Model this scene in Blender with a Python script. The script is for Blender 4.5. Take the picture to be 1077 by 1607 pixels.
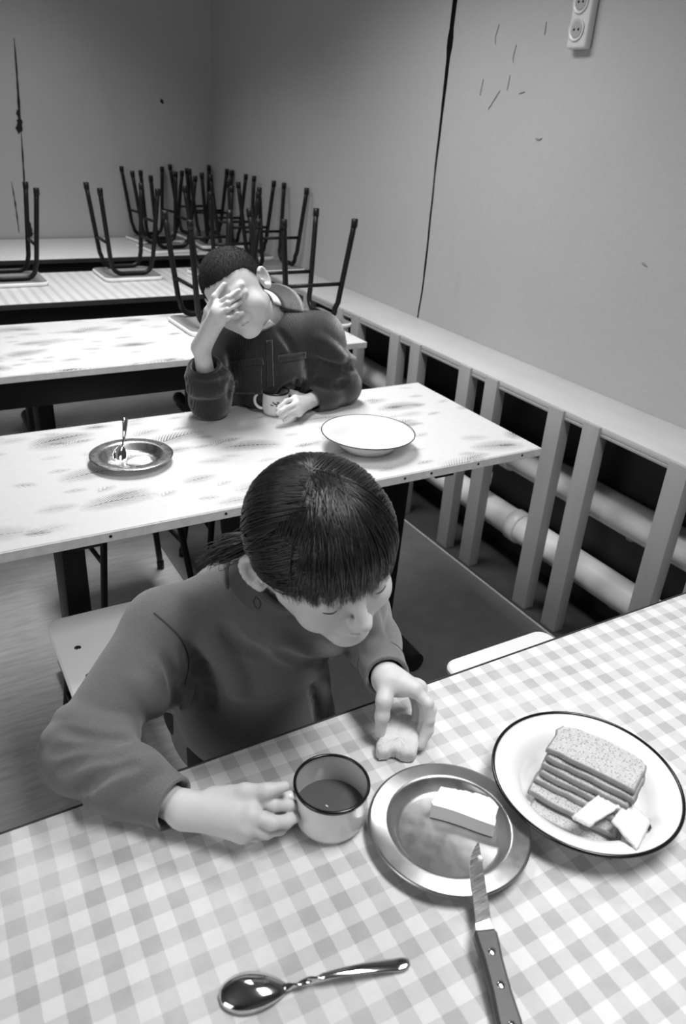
import bpy, bmesh, math, random
import numpy as np
from mathutils import Vector, Matrix

for o in list(bpy.data.objects): bpy.data.objects.remove(o)
SC = bpy.context.scene; COL = SC.collection
random.seed(7); RNG = np.random.default_rng(7)

# ---------------------------------------------------------------- camera
CX, CY, FPX = 538.5, 803.5, 1204.1           # principal point and focal length for the 1077 x 1607 frame
PITCH, ROLL, YAW = .48, .0657, .547
def _cam_axes():
    f = np.array([0, math.cos(PITCH), -math.sin(PITCH)]); r = np.array([1., 0, 0]); u = np.cross(r, f)
    r2 = math.cos(ROLL)*r + math.sin(ROLL)*u; u2 = -math.sin(ROLL)*r + math.cos(ROLL)*u
    c, s = math.cos(YAW), math.sin(YAW); Rz = np.array([[c, s, 0], [-s, c, 0], [0, 0, 1]])
    return Rz@r2, Rz@u2, Rz@f
CR, CU, CF = _cam_axes(); CAM = np.array([0, 0, 1.5])
cd = bpy.data.cameras.new('camera'); cam = bpy.data.objects.new('camera', cd); COL.objects.link(cam)
cam.matrix_world = Matrix(((CR[0], CU[0], -CF[0], CAM[0]), (CR[1], CU[1], -CF[1], CAM[1]), (CR[2], CU[2], -CF[2], CAM[2]), (0, 0, 0, 1)))
cd.sensor_fit = 'HORIZONTAL'; cd.sensor_width = 36; cd.lens = FPX/1077*36; cd.clip_start = .02
cd.dof.use_dof = True; cd.dof.focus_distance = 1.35; cd.dof.aperture_fstop = 9
SC.camera = cam
def ray(px, py): return CR*((px-CX)/FPX) - CU*((py-CY)/FPX) + CF
def on_z(px, py, z=.72):                     # the point of a sight line at height z
    d = ray(px, py); return CAM + d*((z-1.5)/d[2])
def at_t(px, py, t): return CAM + ray(px, py)*t   # the point of a sight line t metres deep

# ---------------------------------------------------------------- world, lamps, exposure
W = bpy.data.worlds.new('world'); SC.world = W; W.use_nodes = True
W.node_tree.nodes['Background'].inputs[0].default_value = (1, 1, 1, 1)
W.node_tree.nodes['Background'].inputs[1].default_value = .05
def area(name, loc, aim, sx, sy, power, spread=180):
    l = bpy.data.lights.new(name, 'AREA'); l.shape = 'RECTANGLE'; l.size = sx; l.size_y = sy; l.energy = power; l.spread = math.radians(spread)
    o = bpy.data.objects.new(name, l); COL.objects.link(o); o.location = loc
    d = Vector(aim)-Vector(loc); o.rotation_euler = d.to_track_quat('-Z', 'Y').to_euler(); return o
area('near_lamp_light', (.85, .22, 2.52), (.85, .22, 0), .40, .9, 12.5, 116)
area('middle_lamp_light', (.90, 2.30, 2.52), (.90, 2.30, 0), .40, 1.1, 22.5, 128)
area('back_lamp_light', (.75, 4.05, 2.52), (.75, 4.05, 0), .40, .9, 7.5, 110)
area('window_light', (-2.3, .3, 1.75), (1.4, 2.2, .9), 1.5, 1.3, 19)  # unseen source on the left, used as fill to brighten faces and fronts
vs = SC.view_settings; vs.view_transform = 'Standard'; vs.look = 'None'; vs.gamma = 1; vs.use_curve_mapping = False; vs.exposure = .42

# ---------------------------------------------------------------- materials
MATS = {}
class NT:
    def __init__(s, name):
        s.m = bpy.data.materials.new(name); s.m.use_nodes = True; s.t = s.m.node_tree; s.b = s.t.nodes['Principled BSDF']; MATS[name] = s.m
        s._tc = None
    def n(s, typ, **kw):
        nd = s.t.nodes.new('ShaderNode'+typ)
        for k, v in kw.items():
            if k.startswith('_'): setattr(nd, k[1:], v)
        return nd
    def put(s, sock, v):
        if hasattr(v, 'is_linked') or isinstance(v, bpy.types.NodeSocket): s.t.links.new(v, sock)
        else: sock.default_value = v
    @property
    def obj(s):
        if not s._tc: s._tc = s.n('TexCoord')
        return s._tc.outputs['Object']
    def math(s, op, a, b=0., c=0., clamp=False):
        nd = s.n('Math', _operation=op, _use_clamp=clamp)
        for i, v in enumerate((a, b, c)): s.put(nd.inputs[i], v)
        return nd.outputs[0]
    def noise(s, scale, detail=3, rough=.55, vec=None, stretch=None):
        nd = s.n('TexNoise'); v = vec or s.obj
        if stretch:
            mp = s.n('Mapping'); s.put(mp.inputs[0], v); mp.inputs['Scale'].default_value = stretch; v = mp.outputs[0]
        s.put(nd.inputs['Vector'], v); nd.inputs['Scale'].default_value = scale; nd.inputs['Detail'].default_value = detail; nd.inputs['Roughness'].default_value = rough
        return nd.outputs['Fac']
    def ramp(s, fac, stops):
        nd = s.n('ValToRGB'); s.put(nd.inputs[0], fac); e = nd.color_ramp.elements
        while len(e) < len(stops): e.new(.5)
        for k, (p, v) in enumerate(stops): e[k].position = p; e[k].color = (v, v, v, 1)
        return nd.outputs[0]
    def mix(s, fac, a, b):
        return s.math('ADD', s.math('MULTIPLY', a, s.math('SUBTRACT', 1., fac)), s.math('MULTIPLY', b, fac))
    def grey(s, v):
        nd = s.n('CombineColor')
        for i in range(3): s.put(nd.inputs[i], v)
        s.t.links.new(nd.outputs[0], s.b.inputs['Base Color'])
    def bump(s, h, strength=.3, dist=.002):
        nd = s.n('Bump'); nd.inputs['Strength'].default_value = strength; nd.inputs['Distance'].default_value = dist
        s.put(nd.inputs['Height'], h); s.t.links.new(nd.outputs[0], s.b.inputs['Normal'])
    def set(s, rough=.5, metal=0., spec=.5):
        s.put(s.b.inputs['Roughness'], rough); s.b.inputs['Metallic'].default_value = metal; s.b.inputs['Specular IOR Level'].default_value = spec; return s
    def xyz(s, vec=None):
        nd = s.n('SeparateXYZ'); s.put(nd.inputs[0], vec or s.obj); return nd.outputs

def plain(name, v, rough=.5, metal=0., spec=.5, var=.12, scale=30, bump=0., bdist=.001, bscale=None):
    k = NT(name); k.set(rough, metal, spec)
    n = k.noise(scale, 4); k.grey(k.math('MULTIPLY', v, k.math('MULTIPLY_ADD', n, 2*var, 1-var)))
    if bump: k.bump(k.noise(bscale or scale*4, 5), bump, bdist)
    return k.m

plain('black_tube', .007, .42, spec=.25, var=.2)
plain('flake', .24, .9)
plain('raw_plywood', .20, .7, var=.2, scale=14)
plain('dark_metal', .006, .5, spec=.2, var=.2)
plain('stool_seat', .80, .42, var=.06, scale=6, bump=.15)
plain('steel_bolt', .25, .3, 1.)
plain('white_pipe', .78, .33, var=.06, scale=5, bump=.1, bdist=.003, bscale=40)
plain('enamel', .74, .14, var=.02, scale=6)
plain('enamel_inner', .62, .16, var=.05, scale=20)
plain('enamel_edge', .006, .2, var=.1)
plain('chip', .012, .6)
plain('socket', .62, .35, var=.06)
plain('socket_hole', .02, .5)
plain('crack_dark', .008, .9)
plain('butter', .76, .35, var=.04, scale=60, bump=.3, bdist=.001)
plain('porridge', .72, .3, var=.1, scale=90, bump=.6, bdist=.003)
plain('tea', .10, .05, var=.1)
plain('board_edge', .62, .5, var=.25, scale=40)
plain('edge_dark', .03, .45, var=.3)
plain('knife_handle', .05, .45, var=.3, scale=25, bump=.2)
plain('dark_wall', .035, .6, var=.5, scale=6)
plain('lamp_body', .6, .4)

k = NT('blade'); k.set(k.math('MULTIPLY_ADD', k.noise(40, 4, stretch=(1, 14, 1)), .25, .12), 1.); k.grey(k.math('MULTIPLY_ADD', k.noise(30, 4), .3, .45))
k = NT('polished_steel'); k.set(.10, 1.); k.grey(.62); k.bump(k.noise(50, 3), .03, .002)
k = NT('brushed_metal'); k.set(k.math('MULTIPLY_ADD', k.noise(60, 4), .2, .24), 1.); k.grey(k.math('MULTIPLY_ADD', k.noise(25, 5), .16, .34)); k.bump(k.noise(300, 3), .06, .0005)
k = NT('aluminium'); k.set(k.math('MULTIPLY_ADD', k.noise(60, 4), .2, .18), 1.); k.grey(k.math('MULTIPLY_ADD', k.noise(25, 5), .2, .5)); k.bump(k.noise(120, 3), .12, .001)

k = NT('wall_paint'); k.set(.55, 0, .35)
big = k.noise(1.6, 4); fine = k.noise(60, 5); st = k.ramp(k.noise(5, 6, .7, stretch=(1, 1, .35)), [(.62, 0), (.78, 1)])
k.grey(k.math('MULTIPLY', .43, k.math('ADD', k.math('MULTIPLY_ADD', big, .14, .90), k.math('ADD', k.math('MULTIPLY_ADD', fine, .08, -.04), k.math('MULTIPLY', st, -.10)))))
k.bump(k.math('ADD', fine, k.math('MULTIPLY', k.noise(9, 4), 1.5)), .25, .004)
k = NT('ceiling_paint'); k.set(.8); k.grey(k.math('MULTIPLY_ADD', k.noise(4, 4), .06, .17))

k = NT('floor_boards'); k.set(k.math('MULTIPLY_ADD', k.noise(8, 4), .2, .38), 0, .4)
g = k.noise(7, 6, .65, stretch=(1.2, 9, 1)); v = k.mix(k.noise(2.2, 3), .26, .46)
k.grey(k.math('MULTIPLY', v, k.math('MULTIPLY_ADD', g, .9, .5))); k.bump(g, .12, .002)
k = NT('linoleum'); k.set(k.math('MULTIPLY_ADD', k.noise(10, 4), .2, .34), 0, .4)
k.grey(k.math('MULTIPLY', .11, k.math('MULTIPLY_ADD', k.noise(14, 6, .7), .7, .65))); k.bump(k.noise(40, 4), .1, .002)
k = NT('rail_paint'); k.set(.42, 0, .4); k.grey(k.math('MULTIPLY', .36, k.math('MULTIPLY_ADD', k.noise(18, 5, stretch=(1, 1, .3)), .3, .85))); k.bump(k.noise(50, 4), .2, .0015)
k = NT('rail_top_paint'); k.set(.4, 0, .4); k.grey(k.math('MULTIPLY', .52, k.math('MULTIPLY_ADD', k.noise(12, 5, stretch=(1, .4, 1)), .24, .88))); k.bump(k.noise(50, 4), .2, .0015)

# gingham oilcloth
k = NT('gingham'); k.set(.55, 0, .25)
CAL = .78*.0519                                # two checks
g0 = np.array([-.4377, .7924])*.78; c_, s_ = math.cos(YAW), math.sin(YAW); g0 = np.array([c_*g0[0]+s_*g0[1], -s_*g0[0]+c_*g0[1]])
GA = .5192-YAW
x, y, _z = k.xyz()
def lin(a, b, c): return k.math('ADD', k.math('MULTIPLY_ADD', x, a, c), k.math('MULTIPLY', y, b))
ca, sa = math.cos(GA)/CAL, math.sin(GA)/CAL
wob = k.math('MULTIPLY_ADD', k.noise(300, 2), .05, -.025)
u = k.math('ADD', lin(ca, sa, -(g0[0]*ca+g0[1]*sa)+.25+.0), wob); w = k.math('ADD', lin(sa, -ca, -(g0[0]*sa-g0[1]*ca)+.25), wob)
su = k.math('LESS_THAN', k.math('FRACT', u), .5); sw = k.math('LESS_THAN', k.math('FRACT', w), .5)
worn = k.ramp(k.noise(7, 4), [(.30, .55), (.55, 1)])
wv = k.math('MULTIPLY_ADD', k.noise(420, 2), .16, .92)
val = k.math('SUBTRACT', .70, k.math('MULTIPLY', k.math('MULTIPLY', k.math('ADD', k.math('MULTIPLY', su, .155), k.math('MULTIPLY', sw, .135)), wv), worn))
k.grey(k.math('MULTIPLY', val, k.math('MULTIPLY_ADD', k.noise(90, 5), .14, .93))); k.bump(k.noise(260, 3), .1, .0006)

# floral oilcloth: printed fern leaves
def floral(name, base, seed):
    k = NT(name); k.set(.5, 0, .25)
    def leaves(scale, ln, wd, freq, shift, keep):
        mp = k.n('Mapping'); k.put(mp.inputs[0], k.obj); mp.inputs['Location'].default_value = (shift, shift*.7, 0); mp.inputs['Scale'].default_value = (.75, 1.25, 1)
        vo = k.n('TexVoronoi', _voronoi_dimensions='2D', _feature='F1'); k.put(vo.inputs['Vector'], mp.outputs[0]); vo.inputs['Scale'].default_value = scale; vo.inputs['Randomness'].default_value = .75
        sub = k.n('VectorMath', _operation='SUBTRACT'); k.put(sub.inputs[0], mp.outputs[0]); k.put(sub.inputs[1], vo.outputs['Position'])
        sc = k.n('SeparateColor'); k.put(sc.inputs[0], vo.outputs['Color'])
        rot = k.n('VectorRotate', _rotation_type='Z_AXIS'); k.put(rot.inputs['Vector'], sub.outputs[0])
        k.put(rot.inputs['Angle'], k.math('MULTIPLY_ADD', sc.outputs[0], 1.3, -.75))
        X, Y, Z = k.xyz(rot.outputs[0]); aY = k.math('ABSOLUTE', k.math('ADD', Y, k.math('MULTIPLY', k.math('MULTIPLY', X, X), 2.5)))
        r2 = k.math('ADD', k.math('POWER', k.math('ABSOLUTE', k.math('DIVIDE', X, ln)), 2.), k.math('POWER', k.math('DIVIDE', aY, wd), 2.))
        nz = k.noise(110, 4); body = k.math('SUBTRACT', 1.25, k.math('ADD', r2, k.math('MULTIPLY', nz, .65)), clamp=True)
        vein = k.math('MULTIPLY_ADD', k.math('SINE', k.math('MULTIPLY', k.math('SUBTRACT', X, k.math('MULTIPLY', aY, 1.2)), freq)), .5, .5)
        spine = k.math('LESS_THAN', aY, .0016)
        on = k.math('GREATER_THAN', sc.outputs[1], keep)
        tone = k.math('MULTIPLY_ADD', sc.outputs[2], .5, .5)
        return k.math('MULTIPLY', k.math('MULTIPLY', k.math('MULTIPLY', body, k.math('MAXIMUM', vein, spine)), on), tone)
    a = leaves(4.4, .072, .050, 700, seed, .03); b = leaves(7.5, .040, .030, 780, seed+3.1, .45); c = leaves(11, .024, .018, 600, seed+5.7, .4)
    d = k.math('ADD', k.math('MULTIPLY', a, 1.1), k.math('ADD', k.math('MULTIPLY', b, .7), k.math('MULTIPLY', c, .6)), clamp=True)
    v = k.math('MULTIPLY', base, k.math('SUBTRACT', 1., k.math('MULTIPLY', d, 1.0)))
    k.grey(k.math('MULTIPLY', v, k.math('MULTIPLY_ADD', k.noise(60, 5), .12, .94))); k.bump(k.noise(200, 3), .08, .0006)
    return k.m
floral('floral_a', .66, .13); floral('floral_b', .66, 1.9)
k = NT('striped_top'); k.set(.35)
x, y, _z = k.xyz(); s1 = k.math('LESS_THAN', k.math('FRACT', k.math('MULTIPLY', x, 22.)), .42)
k.grey(k.math('MULTIPLY', k.math('SUBTRACT', .66, k.math('MULTIPLY', s1, .13)), k.math('MULTIPLY_ADD', k.noise(80, 4), .2, .9)))
plain('pale_top', .60, .4, var=.08, scale=12)

k = NT('bread'); k.set(.85, 0, .2); n1 = k.noise(260, 5, .7); vo = k.n('TexVoronoi'); k.put(vo.inputs['Vector'], k.obj); vo.inputs['Scale'].default_value = 330
pore = k.ramp(vo.outputs['Distance'], [(.10, 0), (.35, 1)])
k.grey(k.math('MULTIPLY', .52, k.math('MULTIPLY', k.math('MULTIPLY_ADD', n1, .7, .65), k.math('MULTIPLY_ADD', pore, .35, .65)))); k.bump(k.math('ADD', n1, pore), .7, .0018)
k = NT('bread_white'); k.set(.85, 0, .2); n1 = k.noise(300, 5, .7); k.grey(k.math('MULTIPLY', .88, k.math('MULTIPLY_ADD', n1, .3, .82))); k.bump(n1, .9, .003)
plain('crust', .30, .6, var=.35, scale=120, bump=.4)

# ---------------------------------------------------------------- mesh helpers
def mesh(name, verts, faces, mat, parent=None, smooth=True, loc=None, mats=None, fmat=None):
    v = np.asarray(verts, float).reshape(-1, 3)
    base = np.array(parent['_w']) if parent is not None else np.array(loc if loc is not None else (0, 0, 0), float)
    me = bpy.data.meshes.new(name); me.from_pydata((v-base).tolist(), [], [tuple(int(i) for i in f) for f in faces]); me.update()
    for mm in (mats or [mat]): me.materials.append(MATS[mm])
    if fmat is not None: me.polygons.foreach_set('material_index', fmat)
    if smooth:
        me.polygons.foreach_set('use_smooth', [True]*len(me.polygons))
        if smooth == 'auto':
            bm = bmesh.new(); bm.from_mesh(me)
            for e in bm.edges:
                if len(e.link_faces) == 2 and e.calc_face_angle(0) > .6: e.smooth = False
            bm.to_mesh(me); bm.free()
    o = bpy.data.objects.new(name, me); COL.objects.link(o)
    if parent is not None: o.parent = parent
    else: o.location = base
    o['_w'] = [float(a) for a in base]
    return o
def tag(o, label=None, cat=None, group=None, kind=None):
    if label: o['label'] = label
    if cat: o['category'] = cat
    if group: o['group'] = group
    if kind: o['kind'] = kind
    return o
def root(name, loc, label, cat, group=None):
    o = bpy.data.objects.new(name, None); COL.objects.link(o); o.location = loc; o.empty_display_size = .05
    o['_w'] = [float(a) for a in loc]; return tag(o, label, cat, group)
def join(*parts):
    V, F, n = [], [], 0
    for v, f in parts:
        v = np.asarray(v, float).reshape(-1, 3); V.append(v); F += [[i+n for i in q] for q in f]; n += len(v)
    return np.concatenate(V), F
def box(a, b, bev=0., seg=2):
    a, b = np.minimum(a, b), np.maximum(a, b)
    bm = bmesh.new(); bmesh.ops.create_cube(bm, size=1)
    for v in bm.verts: v.co = Vector(((a+b)/2 + (b-a)*np.array(v.co)).tolist())
    if bev: bmesh.ops.bevel(bm, geom=bm.edges[:], offset=bev, segments=seg, profile=.5, affect='EDGES')
    bm.verts.ensure_lookup_table(); bm.verts.index_update()
    r = np.array([v.co[:] for v in bm.verts]), [[v.index for v in f.verts] for f in bm.faces]; bm.free(); return r
def xf(vf, M): # 4x4 numpy
    v = np.asarray(vf[0]); return v@M[:3, :3].T + M[:3, 3], vf[1]
def rotz(a, loc=(0, 0, 0)):
    c, s = math.cos(a), math.sin(a); M = np.eye(4); M[:2, :2] = [[c, -s], [s, c]]; M[:3, 3] = loc; return M
def frame(o, x, z):
    x = np.array(x, float); x /= np.linalg.norm(x); z = np.array(z, float); z -= x*(z@x); z /= np.linalg.norm(z)
    M = np.eye(4); M[:3, 0] = x; M[:3, 1] = np.cross(z, x); M[:3, 2] = z; M[:3, 3] = o; return M
def lathe(prof, c=(0, 0, 0), seg=72):
    V, F = [], []; rings = []
    for r, z in prof:
        if r < 1e-6: rings.append([len(V)]); V.append((0, 0, z))
        else:
            rings.append(list(range(len(V), len(V)+seg)))
            V += [(r*math.cos(2*math.pi*i/seg), r*math.sin(2*math.pi*i/seg), z) for i in range(seg)]
    for a, b in zip(rings[:-1], rings[1:]):
        for i in range(seg):
            j = (i+1) % seg
            if len(a) == 1 and len(b) == 1: continue
            if len(a) == 1: F.append((a[0], b[j], b[i]))
            elif len(b) == 1: F.append((a[i], a[j], b[0]))
            else: F.append((a[i], a[j], b[j], b[i]))
    return np.array(V)+np.array(c), F
def spline(pts, n=8, closed=False):
    P = np.asarray(pts, float); m = len(P); out = []
    rng = range(m if closed else m-1)
    for i in rng:
        g = (lambda k: P[k % m]) if closed else (lambda k: P[min(max(k, 0), m-1)])
        p0, p1, p2, p3 = g(i-1), g(i), g(i+1), g(i+2)
        for t in np.arange(n)/n: out.append(.5*((2*p1)+(-p0+p2)*t+(2*p0-5*p1+4*p2-p3)*t*t+(-p0+3*p1-3*p2+p3)*t**3))
    if not closed: out.append(P[-1])
    return np.array(out)
def tube(pts, r, seg=10, caps=True, flat=1., up=None):
    P = np.asarray(pts, float); n = len(P); R = np.full(n, r) if np.isscalar(r) else np.asarray(r, float)
    T = np.gradient(P, axis=0); T /= np.linalg.norm(T, axis=1)[:, None]+1e-12
    u = np.array(up if up is not None else ((0, 0, 1) if abs(T[0][2]) < .9 else (1, 0, 0)), float); V, F = [], []
    for i in range(n):
        u = u-T[i]*(u@T[i]); u /= np.linalg.norm(u); w = np.cross(T[i], u)
        for k in range(seg):
            a = 2*math.pi*k/seg; V.append(P[i]+R[i]*(math.cos(a)*w+math.sin(a)*u*flat))
    for i in range(n-1):
        for k in range(seg): j = (k+1) % seg; F.append((i*seg+k, i*seg+j, (i+1)*seg+j, (i+1)*seg+k))
    if caps: F.append(tuple(range(seg-1, -1, -1))); F.append(tuple(range((n-1)*seg, n*seg)))
    return np.array(V), F
def rrect(w, d, r, n=6):
    out = []
    for cx, cy, a0 in ((w/2-r, d/2-r, 0), (-w/2+r, d/2-r, 90), (-w/2+r, -d/2+r, 180), (w/2-r, -d/2+r, 270)):
        for k in range(n+1): a = math.radians(a0+90*k/n); out.append((cx+r*math.cos(a), cy+r*math.sin(a)))
    return np.array(out)
def prism(poly, z0, z1, bev=0.):
    P = np.asarray(poly, float); n = len(P); nx = np.roll(P, -1, 0)-np.roll(P, 1, 0)
    N = np.stack([nx[:, 1], -nx[:, 0]], 1); N /= np.linalg.norm(N, axis=1)[:, None]
    rings = [(P-N*bev, z0), (P, z0+bev), (P, z1-bev), (P-N*bev, z1)] if bev else [(P, z0), (P, z1)]
    V = np.concatenate([np.column_stack([p, np.full(n, z)]) for p, z in rings]); F = [tuple(range(n-1, -1, -1))]
    for k in range(len(rings)-1):
        for i in range(n): j = (i+1) % n; F.append((k*n+i, k*n+j, (k+1)*n+j, (k+1)*n+i))
    F.append(tuple(range((len(rings)-1)*n, len(rings)*n))); return V, F
def sheet(G, th, flip=False):                 # G: (n, m, 3) grid of points turned into a thin closed slab
    G = np.asarray(G, float); n, m = G.shape[:2]
    du = np.gradient(G, axis=0); dv = np.gradient(G, axis=1); N = np.cross(du, dv); N /= np.linalg.norm(N, axis=2)[..., None]+1e-12
    if flip: N = -N
    A, B = G+N*th/2, G-N*th/2; V = np.concatenate([A.reshape(-1, 3), B.reshape(-1, 3)]); o = n*m; F = []
    for i in range(n-1):
        for j in range(m-1):
            a, b, c, d = i*m+j, (i+1)*m+j, (i+1)*m+j+1, i*m+j+1; F += [(a, b, c, d), (o+d, o+c, o+b, o+a)]
    edge = [(i, 0) for i in range(n)]+[(n-1, j) for j in range(1, m)]+[(i, m-1) for i in range(n-2, -1, -1)]+[(0, j) for j in range(m-2, 0, -1)]
    for p, q in zip(edge, edge[1:]+edge[:1]): a, b = p[0]*m+p[1], q[0]*m+q[1]; F.append((b, a, o+a, o+b))
    return V, F
def copy_tree(o, parent=None):
    c = o.copy(); COL.objects.link(c); c.parent = parent
    for ch in [x for x in bpy.data.objects if x.parent == o]: copy_tree(ch, c)
    return c

# ---------------------------------------------------------------- the room
WX, WY, H = 1.96, 5.10, 2.75
def struct(name, vf, mat, smooth=False, parent=None): return tag(mesh(name, vf[0], vf[1], mat, parent, smooth), kind='structure') if parent is None else mesh(name, vf[0], vf[1], mat, parent, smooth)
fl = struct('floor', box((-2.6, -1.6, -.06), (WX+.2, WY+.2, -.004)), 'floor_boards')
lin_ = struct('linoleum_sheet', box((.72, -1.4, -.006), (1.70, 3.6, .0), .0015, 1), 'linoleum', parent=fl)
def edge_wave(n, lo, hi, amp, seed):
    r = np.random.default_rng(seed); z = np.linspace(lo, hi, n); return z, amp*np.convolve(r.normal(size=n+8), np.ones(3)/3, 'same')[4:-4]
# right wall: two plastered panels with a ragged open joint between them
def wall_panel(name, y_near, y_far, edge_near=None, edge_far=None):
    n = 90; z = np.linspace(0, H, n); a = np.full(n, y_near) + (edge_near if edge_near is not None else 0); b = np.full(n, y_far) + (edge_far if edge_far is not None else 0)
    V = []; F = []
    for i in range(n): V += [(WX, a[i], z[i]), (WX, b[i], z[i]), (WX+.09, b[i], z[i]), (WX+.09, a[i], z[i])]
    for i in range(n-1):
        p, q = 4*i, 4*i+4
        for k in range(4): F.append((p+k, q+k, q+(k+1) % 4, p+(k+1) % 4))
    F += [(0, 1, 2, 3), (4*n-1, 4*n-2, 4*n-3, 4*n-4)]
    dark = 1 if edge_far is not None else 3
    return V, F, [1 if (i < 4*(n-1) and i % 4 == dark) else 0 for i in range(len(F))]
zz = np.linspace(0, H, 90); r1, r2 = np.random.default_rng(3), np.random.default_rng(4)
sm = lambda r, a: a*np.convolve(r.normal(size=98), np.ones(3)/3, 'same')[4:-4]
half = .0062+.0065*np.clip((zz-1.30)/.5, 0, 1.3)
half += .010*np.exp(-((zz-1.745)/.018)**2)
line = 2.690 - .020*np.clip(zz-1.3, 0, 2) + .016*np.exp(-((zz-.73)/.10)**2)
V, F, fm = wall_panel('a', -1.6, 0, None, line-half+sm(r1, .0016)); wr = tag(mesh('wall_right', V, F, None, smooth=False, mats=['wall_paint', 'crack_dark'], fmat=fm), kind='structure')
V, F, fm = wall_panel('b', 0, WY+.1, line+half+sm(r2, .0020), None); mesh('wall_panel', V, F, None, wr, smooth=False, mats=['wall_paint', 'crack_dark'], fmat=fm)
mesh('joint_backing', *box((WX+.05, 2.55, 0), (WX+.085, 2.80, H)), 'crack_dark', wr, smooth=False)
# flaked plaster marks on the right wall, shallow dark pits
def flake(pts, w, nrm, name, parent):
    P = spline(pts, 5); n = len(P); wd = w*np.sin(np.linspace(.15, math.pi-.15, n))*(1+.5*RNG.normal(size=n)*.6)
    nrm = np.array(nrm, float); T = np.gradient(P, axis=0); S = np.cross(T, nrm); S /= np.linalg.norm(S, axis=1)[:, None]
    G = np.stack([P-S*wd[:, None], P+nrm*.0015, P+S*wd[:, None]], 1); return mesh(name, *sheet(G, .0015), 'crack_dark' if name == 'crack' or w > .004 else 'flake', parent, smooth=False)
def on_wall(px, py): d = ray(px, py); return CAM + d*((WX-.001)/d[0])
def on_back(px, py): d = ray(px, py); return CAM + d*((WY-.001)/d[1])
for pts, w in [([(784, 38), (778, 58), (778, 70)], .0022), ([(811, 70), (806, 88), (806, 98)], .0030), ([(759, 124), (756, 138), (754, 150)], .0026), ([(785, 142), (775, 158), (767, 171)], .0022), ([(801, 118), (796, 142)], .0016), ([(858, 34), (855, 55)], .0024), ([(841, 217), (846, 219), (851, 217)], .0045), ([(815, 147), (824, 144)], .0022), ([(1008, 412), (1016, 418)], .0035)]:
    flake([on_wall(*p) for p in pts], w*.75, (-1, 0, 0), 'flake', wr)
wb = struct('wall_back', box((-2.6, WY, 0), (WX+.1, WY+.1, H)), 'wall_paint')
for pts, w in [([(22, 60), (26, 110), (30, 170), (33, 205)], .006), ([(27, 172), (31, 190), (29, 210)], .018), ([(33, 205), (36, 250), (39, 300), (43, 345)], .005), ([(18, 285), (24, 320), (30, 365)], .004), ([(43, 345), (47, 362), (49, 372)], .016), ([(252, 155), (256, 163)], .008)]:
    flake([on_back(*p) for p in pts], w, (0, -1, 0), 'crack', wb)
struct('wall_left', box((-2.7, -1.6, 0), (-2.6, WY+.1, .85)), 'wall_paint')
# window in the left wall (outside the frame): opening between sill and head
wl = struct('wall_left_head', box((-2.7, -1.6, 2.45), (-2.6, WY+.1, H)), 'wall_paint'); wl.name = 'wall_left.001'
for a, b in ((-1.6, -.5), (1.1, WY+.1)): struct('wall_left', box((-2.7, a, .85), (-2.6, b, 2.45)), 'wall_paint')
struct('wall_front', box((-2.7, -1.7, 0), (WX+.1, -1.6, H)), 'wall_paint')
struct('ceiling', box((-2.7, -1.7, H), (WX+.1, WY+.1, H+.08)), 'ceiling_paint')
w1 = struct('window_1', join(box((-2.68, -.5, .85), (-2.62, -.43, 2.45)), box((-2.68, 1.03, .85), (-2.62, 1.1, 2.45)), box((-2.68, -.43, .85), (-2.62, 1.03, .92)), box((-2.68, -.43, 2.38), (-2.62, 1.03, 2.45)), box((-2.67, .27, .92), (-2.63, .33, 2.38))), 'rail_top_paint')
for lx, ly, lw in ((.85, .22, 'near'), (.90, 2.30, 'middle'), (.75, 4.05, 'back')):
    cl = root('ceiling_lamp', (lx, ly, 2.54), 'fluorescent lamp hanging from the ceiling over the %s tables' % lw, 'lamp')
    mesh('lamp_body', *box((lx-.25, ly-.66, 2.54), (lx+.25, ly+.66, 2.60), .01), 'lamp_body', cl)
    for yy in (ly-.4, ly+.4): mesh('suspension_rod', *tube([(lx, yy, 2.60), (lx, yy, H)], .008, 10), 'lamp_body', cl)

# ---------------------------------------------------------------- pipe guard along the right wall
RX = 1.724; PY = []
y0 = 2.092
for k in (-3, -2, -1, 0, 1, 2, 3, 4, 5, 6): PY += [y0-.458*k, y0-.147-.458*k]
gd = root('pipe_guard', (RX, 2.0, 0), 'painted wooden guard rail of paired posts along the right wall', 'guard rail')
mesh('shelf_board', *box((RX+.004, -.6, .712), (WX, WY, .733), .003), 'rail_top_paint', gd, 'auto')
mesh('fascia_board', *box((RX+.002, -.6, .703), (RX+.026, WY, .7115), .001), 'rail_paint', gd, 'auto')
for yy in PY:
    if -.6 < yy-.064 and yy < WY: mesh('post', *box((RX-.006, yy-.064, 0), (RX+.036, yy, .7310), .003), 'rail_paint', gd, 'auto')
struct('baseboard_right', box((WX-.012, -.6, 0), (WX-.002, WY-.01, .710)), 'dark_wall')  # lining over the lower wall: dark paint with the recess shadow in its tone
mesh('recess_floor', *box((RX-.012, -1.4, -.004), (WX-.012, WY-.01, .0005)), 'dark_wall', fl, False)
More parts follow.
